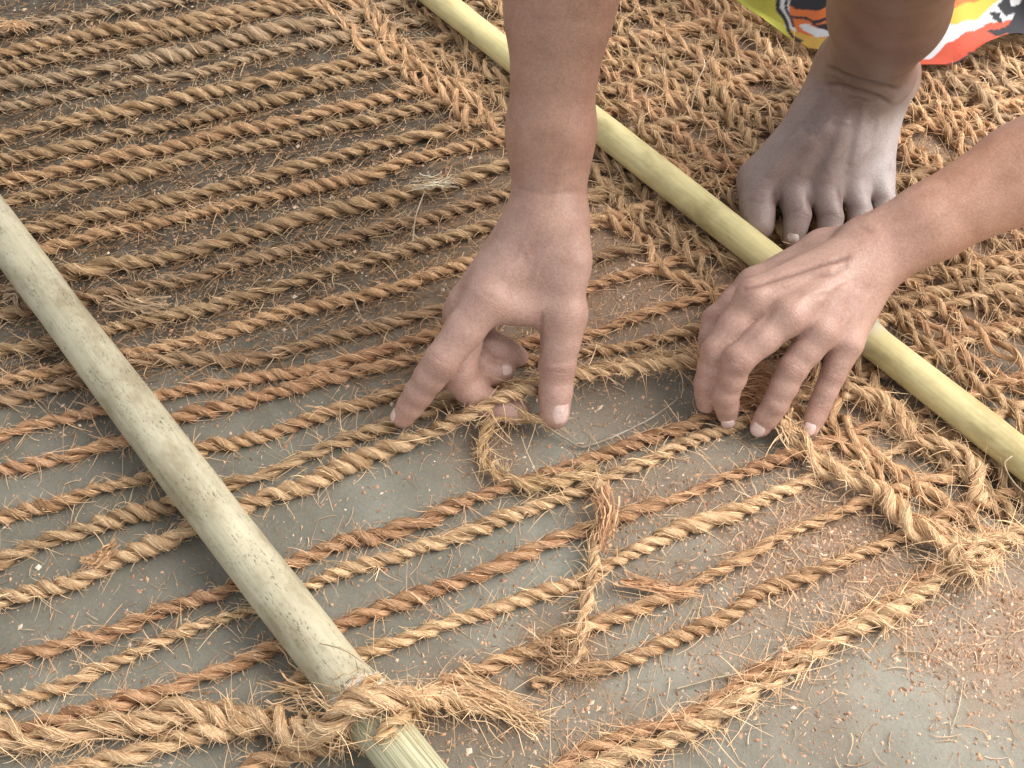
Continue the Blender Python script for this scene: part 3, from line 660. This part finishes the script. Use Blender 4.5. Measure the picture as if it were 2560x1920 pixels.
CRE = {'u': [], 'v': [],
 'c': [([(1300, 470), (1360, 486), (1440, 478)], .35, 7), ([(1356, 782), (1352, 835), (1350, 880)], .9, 6), ([(1362, 900), (1392, 908), (1424, 902)], .4, 5), ([(1365, 924), (1392, 931), (1420, 925)], .35, 4),
       ([(1075, 880), (1100, 900), (1130, 912)], .35, 5), ([(1200, 720), (1222, 742), (1250, 748)], .3, 6),
       ([(1340, 560), (1310, 610), (1290, 660), (1250, 700)], -.7, 7), ([(1390, 590), (1350, 650), (1330, 710)], -.6, 7), ([(1310, 610), (1330, 660)], -.5, 6), ([(1430, 330), (1400, 430), (1385, 520)], -.5, 8), ([(1240, 760), (1190, 815), (1150, 850)], -.4, 14)],
 'r': [([(1866, 722), (1925, 703), (1987, 684), (2057, 660), (2118, 645)], 1.5, 7), ([(2030, 690), (2085, 686), (2110, 670), (2122, 640)], .8, 7), ([(2150, 565), (2180, 578)], .6, 8),
       ([(1815, 893), (1845, 890), (1872, 910)], .35, 4), ([(1810, 905), (1840, 903), (1866, 922)], .35, 4), ([(1955, 912), (1985, 909), (2008, 928)], .35, 4), ([(1952, 924), (1980, 922), (2004, 940)], .3, 4),
       ([(1765, 880), (1790, 872), (1815, 888)], .35, 4), ([(2062, 930), (2084, 930), (2100, 942)], .3, 4), ([(1915, 1000), (1940, 1000), (1960, 1015)], .25, 4), ([(2035, 1008), (2050, 1006), (2066, 1016)], .25, 4),
       ([(2120, 655), (2060, 672), (2000, 700), (1940, 720)], -.9, 7), ([(2130, 690), (2080, 720), (2040, 770)], -.8, 7), ([(2080, 720), (2020, 735), (1990, 760)], -.7, 7), ([(2150, 720), (2130, 780), (2110, 820)], -.7, 7), ([(2420, 500), (2330, 545), (2240, 590)], -.5, 9),
       ([(1935, 775), (1900, 820), (1868, 858)], .5, 9), ([(2030, 815), (1985, 850), (1945, 875)], .5, 8)],
 'f': [([(2070, 166), (2100, 184), (2146, 201), (2204, 215), (2240, 220)], 2.0, 6.5), ([(2070, 208), (2110, 217), (2146, 228), (2204, 245), (2226, 258)], 1.8, 6.5), ([(2120, 240), (2150, 246), (2175, 252)], .7, 4),
       ([(2065, 188), (2110, 203)], .6, 4), ([(2100, 240), (2050, 330), (1990, 440)], -1.4, 12), ([(2130, 250), (2100, 340), (2060, 440)], -1.4, 11), ([(2160, 255), (2145, 340), (2126, 420)], -1.3, 11), ([(2050, 250), (1980, 350), (1915, 450)], -1.5, 13),
       ([(2170, 270), (2120, 310), (2080, 300), (2030, 330), (2000, 380)], -.9, 7), ([(2120, 310), (2110, 370), (2080, 410)], -.8, 6), ([(2200, 290), (2180, 360), (2150, 400)], -.8, 6),
       ([(1940, 470), (1938, 505)], 1.0, 8), ([(2020, 480), (2028, 520)], 1.0, 7), ([(2096, 475), (2108, 515)], 1.0, 7), ([(1873, 500), (1893, 506), (1916, 500)], .5, 4), ([(1968, 532), (1994, 526), (2014, 534)], .5, 4), ([(2055, 540), (2078, 534), (2095, 542)], .5, 4)]}
# upper arms beyond the picture, so that the arms do not end in stumps
EC, ER = M(1450, -420, 300), M(3050, 190, 205)
UPC = Limb([(M(1432, -250, 268), EC, .036, .041), (EC, EC + np.array([-.03, .13, .24]), .041, .052)], [], kb=.02)
UPR = Limb([(M(2900, 265, 178), ER, .038, .041), (ER, ER + np.array([-.03, .24, .20]), .041, .052)], [], kb=.02)
VV, QQ, CC, KK = [], [], [], []; nn_ = 0
JO = {'u': [], 'v': [], 'c': [ct, ci, cm, cr, cl], 'r': [ri, rm, rr_, rl, rt], 'f': [f1, f2, f3, f4, f5]}
for kind, limb, vox in (('u', UPC, .005), ('v', UPR, .005), ('c', HAND_C, .0015), ('r', HAND_R, .0014), ('f', FOOT, .0016)):
    V, Q = limb.mesh(vox)
    N = vnormals(V, Q)
    if (N * (V - V.mean(0))).sum() < 0: Q = Q[:, ::-1]; N = -N
    c = skin_color(V, N, kind)
    kn = np.zeros((len(V), 3)); kn[:, 0] = 0.   # x: coordinate along the finger (mm), y: wrinkle mask at the joints
    for chn in JO[kind]:
        for j in range(0, len(chn), 2):
            o_ = chn[j][0]; nx = chn[j][1]; pv = chn[j - 1][0] if j else 2 * o_ - nx; ax = unit(nx - pv); r_ = chn[j][2]
            q = V - o_; al = q @ ax; m_ = (.45 if j == 0 else 1.0 if j == 2 else .6) * np.exp(-(al / (r_ * .5)) ** 2) * (np.linalg.norm(q - al[:, None] * ax, axis=1) < r_ * 1.6) * np.clip((N * unit(CAM - V)).sum(1) * 1.5 - .1, 0, 1)
            b_ = m_ > kn[:, 1]; kn[b_, 0] = al[b_] * 1000; kn[b_, 1] = m_[b_]
    c = c * (1 - kn[:, 1:2] * np.array([.20, .26, .28]))
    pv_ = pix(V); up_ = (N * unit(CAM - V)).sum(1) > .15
    for poly, dep, wd in CRE[kind]:   # crease shade and grime painted dark into the skin colour
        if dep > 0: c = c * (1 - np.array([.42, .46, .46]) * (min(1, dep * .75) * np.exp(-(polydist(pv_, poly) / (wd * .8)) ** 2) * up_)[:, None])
    V = groove(V, N, CRE[kind]); KK.append(kn)
    VV.append(V); QQ.append(Q + nn_); CC.append(np.hstack([c, np.ones((len(V), 1))])); nn_ += len(V)
me = make_mesh('person', np.vstack(VV), np.vstack(QQ), {'Col': ('FLOAT_COLOR', np.vstack(CC)), 'kn': ('FLOAT_VECTOR', np.vstack(KK))})
PERSON = link('person', me, SKIN)
tag(PERSON, 'person squatting barefoot in printed skirt, both hands knotting coir rope between two poles', 'person')

def nail(name, tip, prev, r, wid, lon, tilt=0.0, face=None, back=.0):
    m_nail = TOENAIL if name == 'toenail' else NAIL
    """curved nail plate on the camera side of a finger end"""
    t, p = M(*tip), M(*prev); ax = unit(t - p); n0 = face if face is not None else unit(CAM - t)
    n = unit(n0 - (n0 @ ax) * ax); sd = np.cross(ax, n)
    n, sd = n * math.cos(tilt) + sd * math.sin(tilt), sd * math.cos(tilt) - n * math.sin(tilt)
    U, Vn = 11, 11; rows = []; r = r * mm
    for i in range(Vn):
        v = i / (Vn - 1) * 2 - 1
        hw = wid * .5 * mm * (1 - .93 * abs(v) ** 2.8) ** .5 / r
        for j in range(U):
            u = j / (U - 1) * 2 - 1; a = u * hw
            edge = max(abs(u), abs(v)) ** 6
            rad = r * (1.00) + .00055 - .0009 * edge - max(0, v) ** 2 * r * .22
            rows.append(t - ax * back * mm + ax * v * lon * .5 * mm + rad * (math.cos(a) * n + math.sin(a) * sd))
    V = np.array(rows); lower = V - np.repeat(n[None], len(V), 0) * .0009; i = np.arange(U * Vn).reshape(Vn, U)
    Q = np.stack([i[:-1, :-1], i[:-1, 1:], i[1:, 1:], i[1:, :-1]], -1).reshape(-1, 4)
    o = link(name, make_mesh(name, np.vstack([V, lower]), np.vstack([Q, Q[:, ::-1] + len(V)])), m_nail, PERSON)
    return o
nail('fingernail', (1386, 1034, 19), (1393, 915, 45), 9.8, 13.5, 18, tilt=-.5, back=3)
nail('fingernail', (1902, 1066, 12), (1939, 1010, 28), 6.8, 11.5, 11, tilt=.12, back=-.3)
nail('fingernail', (2026, 1070, 12), (2050, 1013, 22), 5.8, 9.5, 10, tilt=.1, back=-.3)
nail('fingernail', (1008, 1042, 15), (1047, 983, 34), 7.4, 9, 9, tilt=1.1, back=-1)
nail('fingernail', (1818, 1034, 14), (1814, 988, 31), 7.0, 10, 9, tilt=0., back=-3.5)
nail('fingernail', (1258, 925, 24), (1215, 930, 24), 7.8, 9, 9, tilt=0., back=-1)
nail('toenail', (1897, 562, 18), (1893, 512, 24), 11, 14, 12, tilt=.0, back=3)
nail('toenail', (1982, 596, 14), (1994, 538, 24), 7.4, 10, 8, tilt=.0, back=0)
nail('toenail', (2070, 598, 14), (2076, 545, 22), 7.0, 9, 7.5, tilt=.0, back=0)

# --- printed skirt behind the leg, hem lying on the mat
HEM = [(1560, -190), (1700, -95), (1800, -20), (1868, 45), (1950, 88), (2035, 128), (2120, 150), (2210, 165), (2290, 170), (2380, 163), (2460, 147), (2560, 118), (2680, 70), (2860, 10), (3120, -90)]
hp, hs = resample([P(x, y, .016) for x, y in HEM], .0012)
rngc = np.random.default_rng(77)
K = 110; rise = np.linspace(0, .13, K)
fold = wob(hs, .06, rngc) * .010 + wob(hs, .032, rngc) * .011 + wob(hs, .012, rngc) * .001
tg = unit(np.gradient(hp, axis=0)); bk = np.cross([0, 0, 1.0], tg); bk = bk * np.sign(bk[:, 1:2])
G = hp[:, None] + rise[None, :, None] * (bk[:, None] * .52 + np.array([0, 0, .85])) + bk[:, None] * (fold[:, None] * np.clip(rise / .05, 0.15, 1.3)[None])[..., None]
G[..., 2] += np.abs(fold)[:, None] * np.exp(-rise / .01)[None] * .6
nH = len(hp); GV = G.reshape(-1, 3)
def inpoly(pp, poly):
    x, y = pp[:, 0], pp[:, 1]; r = np.zeros(len(pp), bool); poly = np.array(poly, float); j = len(poly) - 1
    for i in range(len(poly)):
        xi, yi = poly[i]; xj, yj = poly[j]
        r ^= ((yi > y) != (yj > y)) & (x < (xj - xi) * (y - yi) / (yj - yi + 1e-9) + xi); j = i
    return r
def z3(l): return [(1760 + x / 2.5925, y / 2.5925) for x, y in l]
WHT = (.52, .55, .58); YEL = (.50, .37, .05); ORG = (.52, .13, .03); BLK = (.012, .013, .02); RED = (.46, .065, .03); AMB = (.50, .31, .06); LIM = (.41, .40, .06)
pg = pix(GV); wv = np.stack([np.sin(pg[:, 1] * .09) * 2.5 + np.sin(pg[:, 0] * .13 + 1) * 1.6, np.sin(pg[:, 0] * .11) * 2.2], 1); pg = pg + wv
POLYS = []
POLYS = [
  (z3([(-900, -600), (480, -600), (480, 40), (520, 180), (760, 330), (600, 360), (-900, 100)]), LIM),
  (z3([(540, -400), (1000, -400), (1000, 420), (780, 330), (620, 220), (560, 120)]), ORG),
  (z3([(520, -500), (1000, -500), (1000, 20), (860, 20), (760, 62), (640, 70), (560, 30)]), BLK),
  (z3([(560, 180), (660, 230), (820, 250), (800, 420), (640, 330), (540, 220)]), AMB),
  (z3([(610, 160), (680, 160), (800, 200), (860, 250), (740, 235), (640, 200)]), WHT),
  (z3([(690, 150), (800, 160), (900, 190), (850, 225), (760, 185)]), BLK),
  (z3([(560, 90), (700, 130), (860, 100), (870, 118), (720, 150), (570, 112)]), BLK),
  (z3([(445, -300), (480, -300), (500, 60), (560, 190), (640, 270), (620, 280), (535, 200), (478, 80)]), BLK),
  (z3([(505, -300), (530, -300), (545, 60), (590, 170), (575, 175), (525, 70)]), BLK),
  (z3([(1500, -500), (2900, -500), (1900, 0), (1850, 70), (1740, 130), (1620, 155), (1500, 140)]), YEL),
  (z3([(1600, -500), (2000, -500), (1790, 0), (1640, 40), (1560, 110), (1560, 40)]), ORG),
  (z3([(1330, 445), (1340, 400), (1480, 375), (1560, 290), (1700, 215), (1880, 140), (2060, 130), (2100, 340), (1800, 400), (1500, 440)]), RED),
  (z3([(1830, 205), (1960, 170), (2080, 120), (2600, 0), (2700, 400), (2074, 330), (1800, 385), (1560, 425), (1700, 370), (1840, 300), (1990, 220), (1900, 235)]), BLK),
  (z3([(1900, 30), (1990, -60), (2200, -400), (2700, -300), (2500, 60), (2080, 170), (1960, 190), (2010, 90), (1960, 110)]), BLK),
  (z3([(1985, 0), (2060, -40), (2050, 20), (2000, 50)]), WHT),
  (z3([(1700, 345), (1790, 320), (1850, 330), (1740, 370)]), BLK),
  (z3([(1335, 455), (1340, 350), (1372, 330), (1385, 275), (1402, 320), (1440, 312), (1415, 345), (1440, 360), (1400, 372), (1380, 420)]), BLK),
  (z3([(1860, 80), (1925, 70), (1900, 130), (1850, 100)]), BLK), (z3([(1850, 120), (1920, 105), (1930, 150)]), BLK)]
colr = np.zeros((len(GV), 3))
for ox, oy in ((-.7, -.4), (.7, -.7), (.4, .7), (-.5, .6)):
    cq = np.tile(np.array(WHT), (len(GV), 1))
    for poly, cl_ in POLYS: cq[inpoly(pg + np.array([ox, oy]), poly)] = cl_
    colr += cq / 4

i = np.arange(nH * K).reshape(nH, K); Qc = np.stack([i[:-1, :-1], i[1:, :-1], i[1:, 1:], i[:-1, 1:]], -1).reshape(-1, 4)
inner = GV + np.repeat(bk, K, 0) * .0012
V2 = np.vstack([GV, inner]); C2 = np.hstack([np.vstack([colr, colr]), np.ones((len(V2), 1))])
rim = np.stack([i[:-1, 0], i[:-1, 0] + nH * K, i[1:, 0] + nH * K, i[1:, 0]], 1)
sk = link('skirt', make_mesh('skirt', V2, np.vstack([Qc, Qc[:, ::-1] + nH * K, rim]), {'Col': ('FLOAT_COLOR', C2)}), CLOTH, PERSON)
sk['label'] = 'printed cotton skirt in yellow, orange, black and white, hem on the mat'

# ------------------------------------------------------------------ working yarn, ties, tufts, loose fibres, dust
rope('working_yarn', [M(*q) for q in [(1400, 1040, 20), (1330, 1045, 15), (1268, 1030, 15), (1226, 1056, 12), (1206, 1112, 8), (1216, 1162, 7), (1264, 1194, 8), (1340, 1210, 9), (1430, 1192, 9), (1490, 1172, 7)]],
     R=.0046, pitch=.034, tint='gold', seed=501, fuzz=2.2, surf=2.2, loose=.3, label='loose golden weft yarn curling in a loop below the thumb')
rope('tie_yarn', [M(*q) for q in [(1497, 1205, 11), (1510, 1250, 13), (1500, 1330, 9), (1486, 1400, 12), (1478, 1455, 9), (1462, 1520, 7), (1448, 1590, 7), (1432, 1665, 6)]],
     R=.0034, pitch=.026, tint='pale', seed=502, fuzz=2.0, surf=2.0, loose=.7, label='pale tie yarn crossing the warp ropes at lower centre')
rope('tie_yarn', [M(*q) for q in [(1955, 1055, 14), (1998, 1100, 12), (2035, 1150, 11), (2085, 1185, 10), (2130, 1198, 12), (2190, 1222, 12), (2235, 1270, 12), (2285, 1322, 11), (2350, 1352, 12), (2420, 1392, 12)]],
     R=.0050, pitch=.044, tint='pale', seed=503, fuzz=2.5, surf=2.4, loose=.5, label='thick pale yarn running from little finger to the corner knot')
rope('tie_yarn', [M(*q) for q in [(2110, 975, 14), (2170, 985, 15), (2225, 1005, 14), (2262, 1045, 12), (2284, 1085, 11), (2325, 1100, 14), (2390, 1120, 15), (2428, 1155, 13), (2442, 1220, 11), (2436, 1260, 9)]],
     R=.0042, pitch=.036, tint='pale', seed=504, fuzz=2.5, surf=2.0, loose=.6, label='pale yarn looping beside yellow pole at right')

def tuft(name, path, n, width, fr, tint, seed, label, spread=.5, kind='fibre tuft', length=(.25, .8), lift=.6, curl=.22):
    """bundle of loose fibres following a path, splaying at its ends"""
    rng = np.random.default_rng(seed); C, s = resample([M(*q) for q in path], .002); N = len(C); K = 9
    t = unit(np.gradient(C, axis=0)); up = np.array([0, 0, 1.0]); sd = unit(np.cross(t, up))
    L = rng.uniform(*length, n); st = rng.random(n) * (1 - L); u = np.linspace(0, 1, K)
    pos = (st[:, None] + L[:, None] * u[None]); idx = np.clip((pos * (N - 1)).astype(int), 0, N - 1)
    a = rng.normal(0, 1, (n, 1)); b = np.abs(rng.normal(0, 1, (n, 1))) * lift
    end = 1 + spread * np.abs(pos * 2 - 1) ** 2 * 2.5 * rng.random((n, 1))
    w1 = np.sin(pos * rng.uniform(3, 10, (n, 1)) + rng.random((n, 1)) * 6) * .35
    q = C[idx] + sd[idx] * ((a + w1) * width * end)[..., None] + up * (b * width * end)[..., None]
    w2 = np.cumsum(rng.normal(0, 1, (n, K, 3)), 1) * width * curl; q = q + w2 - w2.mean(1, keepdims=True)
    q[..., 2] = np.maximum(q[..., 2], .0007)
    a_ = Acc(); a_.add(*fibres(q, fr * rng.uniform(.6, 1.4, n), rng))
    o = link(name, a_.mesh(name), COIR, None, TINTS[tint] if isinstance(tint, str) else tint); tag(o, label, kind); return o
tuft('fibre_tuft', [(1500, 1220, 16), (1515, 1270, 16), (1508, 1330, 13), (1495, 1400, 9)], 70, .0026, .00036, 'red', 601, 'flat reddish husk tuft on the tie yarn at lower centre', curl=.45)
tuft('fibre_tuft', [(1330, 1600, 4), (1400, 1640, 7), (1440, 1668, 5), (1510, 1660, 4)], 70, .0040, .00030, 'dark', 602, 'dark reddish tangle at the foot of the tie yarn', .9, curl=.6)
tuft('fibre_tuft', [(1120, 1700, 8), (1200, 1735, 10), (1280, 1770, 8), (1370, 1830, 4)], 80, .0040, .00034, 'pale', 603, 'splayed yellow end of the thick lashing rope', .9)
kc = [(2352, 1440, 8), (2392, 1400, 13), (2450, 1372, 17), (2472, 1400, 19), (2430, 1425, 18), (2392, 1400, 20), (2410, 1362, 19), (2460, 1350, 15), (2500, 1378, 12), (2470, 1420, 10), (2420, 1410, 22), (2440, 1370, 24), (2500, 1352, 16), (2570, 1330, 9)]
rope('edge_knot', [M(*q) for q in kc], R=.0040, pitch=.03, tint='pale', seed=604, fuzz=3.0, surf=2.5, loose=.6, fly=(.004, .024), label='bushy pale knot at right end of the edge rope')
tuft('fibre_tuft', [(205, 1405, 6), (245, 1395, 9), (300, 1352, 17)], 50, .0020, .0006, 'tan', 605, 'short stiff chip sticking up from rope at far left', .15)
tuft('fibre_tuft', [(280, 745, 5), (330, 765, 7), (400, 775, 6), (440, 770, 4)], 60, .0036, .00040, 'grey', 606, 'splayed grey bristle clump beside left pole', 1.0)
tuft('fibre_tuft', [(1030, 470, 9), (1080, 462, 13), (1150, 452, 10)], 34, .0022, .00036, (.62, .55, .42), 607, 'pale straw wisp lying on ropes left of the arm', .6)
tuft('fibre_tuft', [(0, 75, 9), (40, 66, 10), (75, 82, 7)], 60, .003, .0004, 'tan', 608, 'frayed tan clump at the top left corner', .9)
tuft('fibre_tuft', [(10, 745, 6), (45, 740, 10), (62, 790, 6)], 40, .0025, .0004, 'grey', 609, 'curled grey frayed fibres left of left pole', .9)
tuft('fibre_tuft', [(640, 1730, 10), (740, 1740, 16), (830, 1740, 30), (890, 1720, 46)], 45, .0045, .00032, 'pale', 610, 'upright frayed fibres beside left pole lashing', 1.0)
tuft('fibre_tuft', [(1545, 1448, 7), (1620, 1462, 7), (1690, 1482, 6), (1760, 1480, 5)], 60, .0016, .00040, 'red', 611, 'thin reddish strip across ropes right of the tie yarn', .3, curl=.4)
tuft('fibre_tuft', [(1760, 860, 12), (1830, 950, 12), (1900, 960, 12), (2010, 1000, 10)], 230, .0075, .00038, 'red', 612, 'reddish fibre mass beneath the right fingers', .6)
tuft('fibre_tuft', [(1940, 1030, 12), (1965, 1075, 15), (1995, 1110, 10)], 60, .0028, .00045, 'pale', 613, 'pale fan of fibres between ring and little fingertips', .9)

def strand_fibre(label, path, r, tint, seed):
    C, s = resample([M(*q) for q in path], .0015); rng = np.random.default_rng(seed)
    C = C + rng.normal(0, .00008, C.shape); rad = r * np.linspace(1, .55, len(C)) * (1 + wob(s, .01, rng) * .1)
    a = Acc(); V, Q, A, T = tube(C, rad, np.tile([0, 0.3, 1.0], (len(C), 1)), 6, s, None, seed); a.add(V, Q, A, T)
    o = link('loose_fibre', a.mesh('loose_fibre'), COIR, None, tint); tag(o, label, 'fibre', 'single loose fibres'); return o
PALE = (.66, .55, .40); GRY = (.50, .46, .38)
strand_fibre('long grey bent fibre lying between the two hands', [(1362, 1068, 6), (1420, 1100, 4), (1448, 1117, 3), (1480, 1112, 3), (1560, 1080, 5), (1640, 1038, 8), (1692, 998, 12)], .0009, GRY, 1)
strand_fibre('upright pale straw left of the arm', [(1032, 612, 4), (1036, 560, 10), (1046, 520, 14), (1062, 478, 16)], .0006, PALE, 2)
strand_fibre('long pale fibre lying above the edge rope', [(1690, 1722, 2), (1780, 1698, 3), (1860, 1678, 3), (1910, 1655, 4), (1960, 1610, 4), (1990, 1560, 3)], .0005, PALE, 3)
strand_fibre('pale fibre lying across lower part of left pole', [(800, 1608, 40), (860, 1625, 44), (920, 1665, 38), (962, 1702, 26)], .0005, PALE, 4)
strand_fibre('white fibre reaching from left pole to lashing rope end', [(962, 1705, 22), (1020, 1698, 12), (1090, 1696, 7), (1150, 1688, 4)], .0004, PALE, 5)
strand_fibre('arched pale fibre left of the tie yarn', [(1335, 1608, 3), (1370, 1578, 8), (1420, 1558, 11), (1462, 1556, 8)], .0005, PALE, 6)
strand_fibre('yellow stalk standing on the mat behind yellow pole', [(1722, 300, 6), (1742, 210, 20), (1762, 160, 26), (1745, 122, 30)], .0007, PALE, 7)
strand_fibre('curved pale fibre on floor at lower right', [(2255, 1628, 2), (2320, 1635, 3), (2395, 1680, 3), (2402, 1740, 2), (2375, 1840, 1.5)], .00045, PALE, 8)
strand_fibre('pale fibre curling over lower end of yellow pole', [(2530, 1140, 30), (2512, 1160, 28), (2530, 1200, 20), (2570, 1240, 12)], .0006, PALE, 9)
strand_fibre('yellow curved fibre on ropes left of the hand', [(836, 708, 8), (870, 720, 9), (892, 765, 6), (905, 800, 4)], .0005, PALE, 10)

def scatter_points(n, rng, uni=.25):
    hp_ = np.array([(h[0], h[1], h[2], h[3] * h[2] ** 2 * (.3 if h[0] + h[1] * .8 < 1700 else 1.0)) for h in HEAPS], float); pr = hp_[:, 3] / hp_[:, 3].sum()
    k = rng.choice(len(hp_), n, p=pr); xy = hp_[k, :2] + rng.normal(0, .75, (n, 2)) * hp_[k, 2:3]
    u = rng.random(n) < uni; xy[u] = rng.uniform([-60, -60], [2620, 1980], (u.sum(), 2))
    xr = (xy[:, 0] - 1280) / FPX; yr = (xy[:, 1] - 960) / FPX
    d = FWD + xr[:, None] * RGT + yr[:, None] * DWN; return CAM + d * (-CH / d[:, 2])[:, None]
def crumbs(n, smin_, smax, tint, seed, label, name='coir_dust'):
    rng = np.random.default_rng(seed); p = scatter_points(n, rng)
    oc = np.array([(1, 0, 0), (-1, 0, -.3), (0, 1, -.2), (0, -1, 0), (0.2, 0.1, 1)], float)
    tr = np.array([(0, 2, 4), (2, 1, 4), (1, 3, 4), (3, 0, 4)])
    sz = smin_ + (smax - smin_) * rng.random(n) ** 3; ax = sz[:, None] * rng.uniform(.35, 1.0, (n, 3)) * np.array([1.5, 1, .7])
    a = rng.random(n) * 6.28; o = oc[None] * ax[:, None] * rng.uniform(.7, 1.3, (n, 5, 1))
    x = o[..., 0] * np.cos(a)[:, None] - o[..., 1] * np.sin(a)[:, None]; y = o[..., 0] * np.sin(a)[:, None] + o[..., 1] * np.cos(a)[:, None]
    V = np.stack([x, y, o[..., 2]], -1) + p[:, None] + np.array([0, 0, 1])[None, None] * (ax[:, 2] * .3)[:, None, None]
    T_ = (tr[None] + (np.arange(n) * 5)[:, None, None]).reshape(-1, 3)
    A = np.repeat(rng.uniform(-60, 60, (n, 1, 3)), 5, 1)
    me = make_mesh(name, V.reshape(-1, 3), np.zeros((0, 4)), {'fc': ('FLOAT_VECTOR', A.reshape(-1, 3))}, False, T_)
    o = link(name, me, COIR, None, tint, 'stuff'); o['label'] = label; o['category'] = 'dust'
crumbs(34000, .00040, .0017, (.52, .33, .22), 701, 'fine brown coir dust strewn over the cement floor')
crumbs(4200, .0006, .0020, (.70, .56, .44), 702, 'pale coir crumbs strewn over the cement floor')
rng = np.random.default_rng(703); n = 6500; p0 = scatter_points(n, rng, .35)
dv = rng.normal(0, 1, (n, 3)); dv[:, 2] = 0; dv = unit(dv); cv = np.cross(dv, [0, 0, 1.0]) * rng.normal(0, .6, (n, 1)); u = np.linspace(0, 1, 5)
Lf = .002 + .012 * rng.random(n) ** 2.5
Cf = p0[:, None] + Lf[:, None, None] * (dv[:, None] * u[None, :, None] + cv[:, None] * (u ** 2)[None, :, None]); Cf[..., 2] = .0006 + rng.random((n, 1)) * .0016 + np.sin(u * 3.14)[None] * rng.random((n, 1)) * .0012
a_ = Acc(); a_.add(*fibres(Cf, .00030 * rng.uniform(.6, 1.3, n), rng))
rng = np.random.default_rng(704); n = 8000; xy = np.stack([rng.uniform(-40, 1350, n), rng.uniform(-40, 960, n)], 1)
dd = FWD + ((xy[:, :1] - 1280) / FPX) * RGT + ((xy[:, 1:] - 960) / FPX) * DWN; p0 = CAM + dd * (-CH / dd[:, 2:3]); wd_ = unit(P(1200, 400) - P(400, 600))
dv = unit(wd_ * rng.choice([-1, 1], (n, 1)) + rng.normal(0, .45, (n, 3)) * np.array([1, 1, 0])); cv = np.cross(dv, [0, 0, 1.0]) * rng.normal(0, .3, (n, 1)); Lf = .004 + .016 * rng.random(n) ** 2
Cf = p0[:, None] + Lf[:, None, None] * (dv[:, None] * u[None, :, None] + cv[:, None] * (u ** 2)[None, :, None]); Cf[..., 2] = .0006 + rng.random((n, 1)) * .004
b_ = Acc(); b_.add(*fibres(Cf, .00028 * rng.uniform(.6, 1.3, n), rng))
o = link('fibre_litter', b_.mesh('fibre_litter'), COIR, None, (.30, .185, .10), 'stuff'); o['label'] = 'brown fibre fluff filling the gaps between upper left ropes'; o['category'] = 'fibre litter'
o = link('fibre_litter', a_.mesh('fibre_litter'), COIR, None, (.52, .37, .24), 'stuff'); o['label'] = 'short broken coir fibres littering the floor'; o['category'] = 'fibre litter'
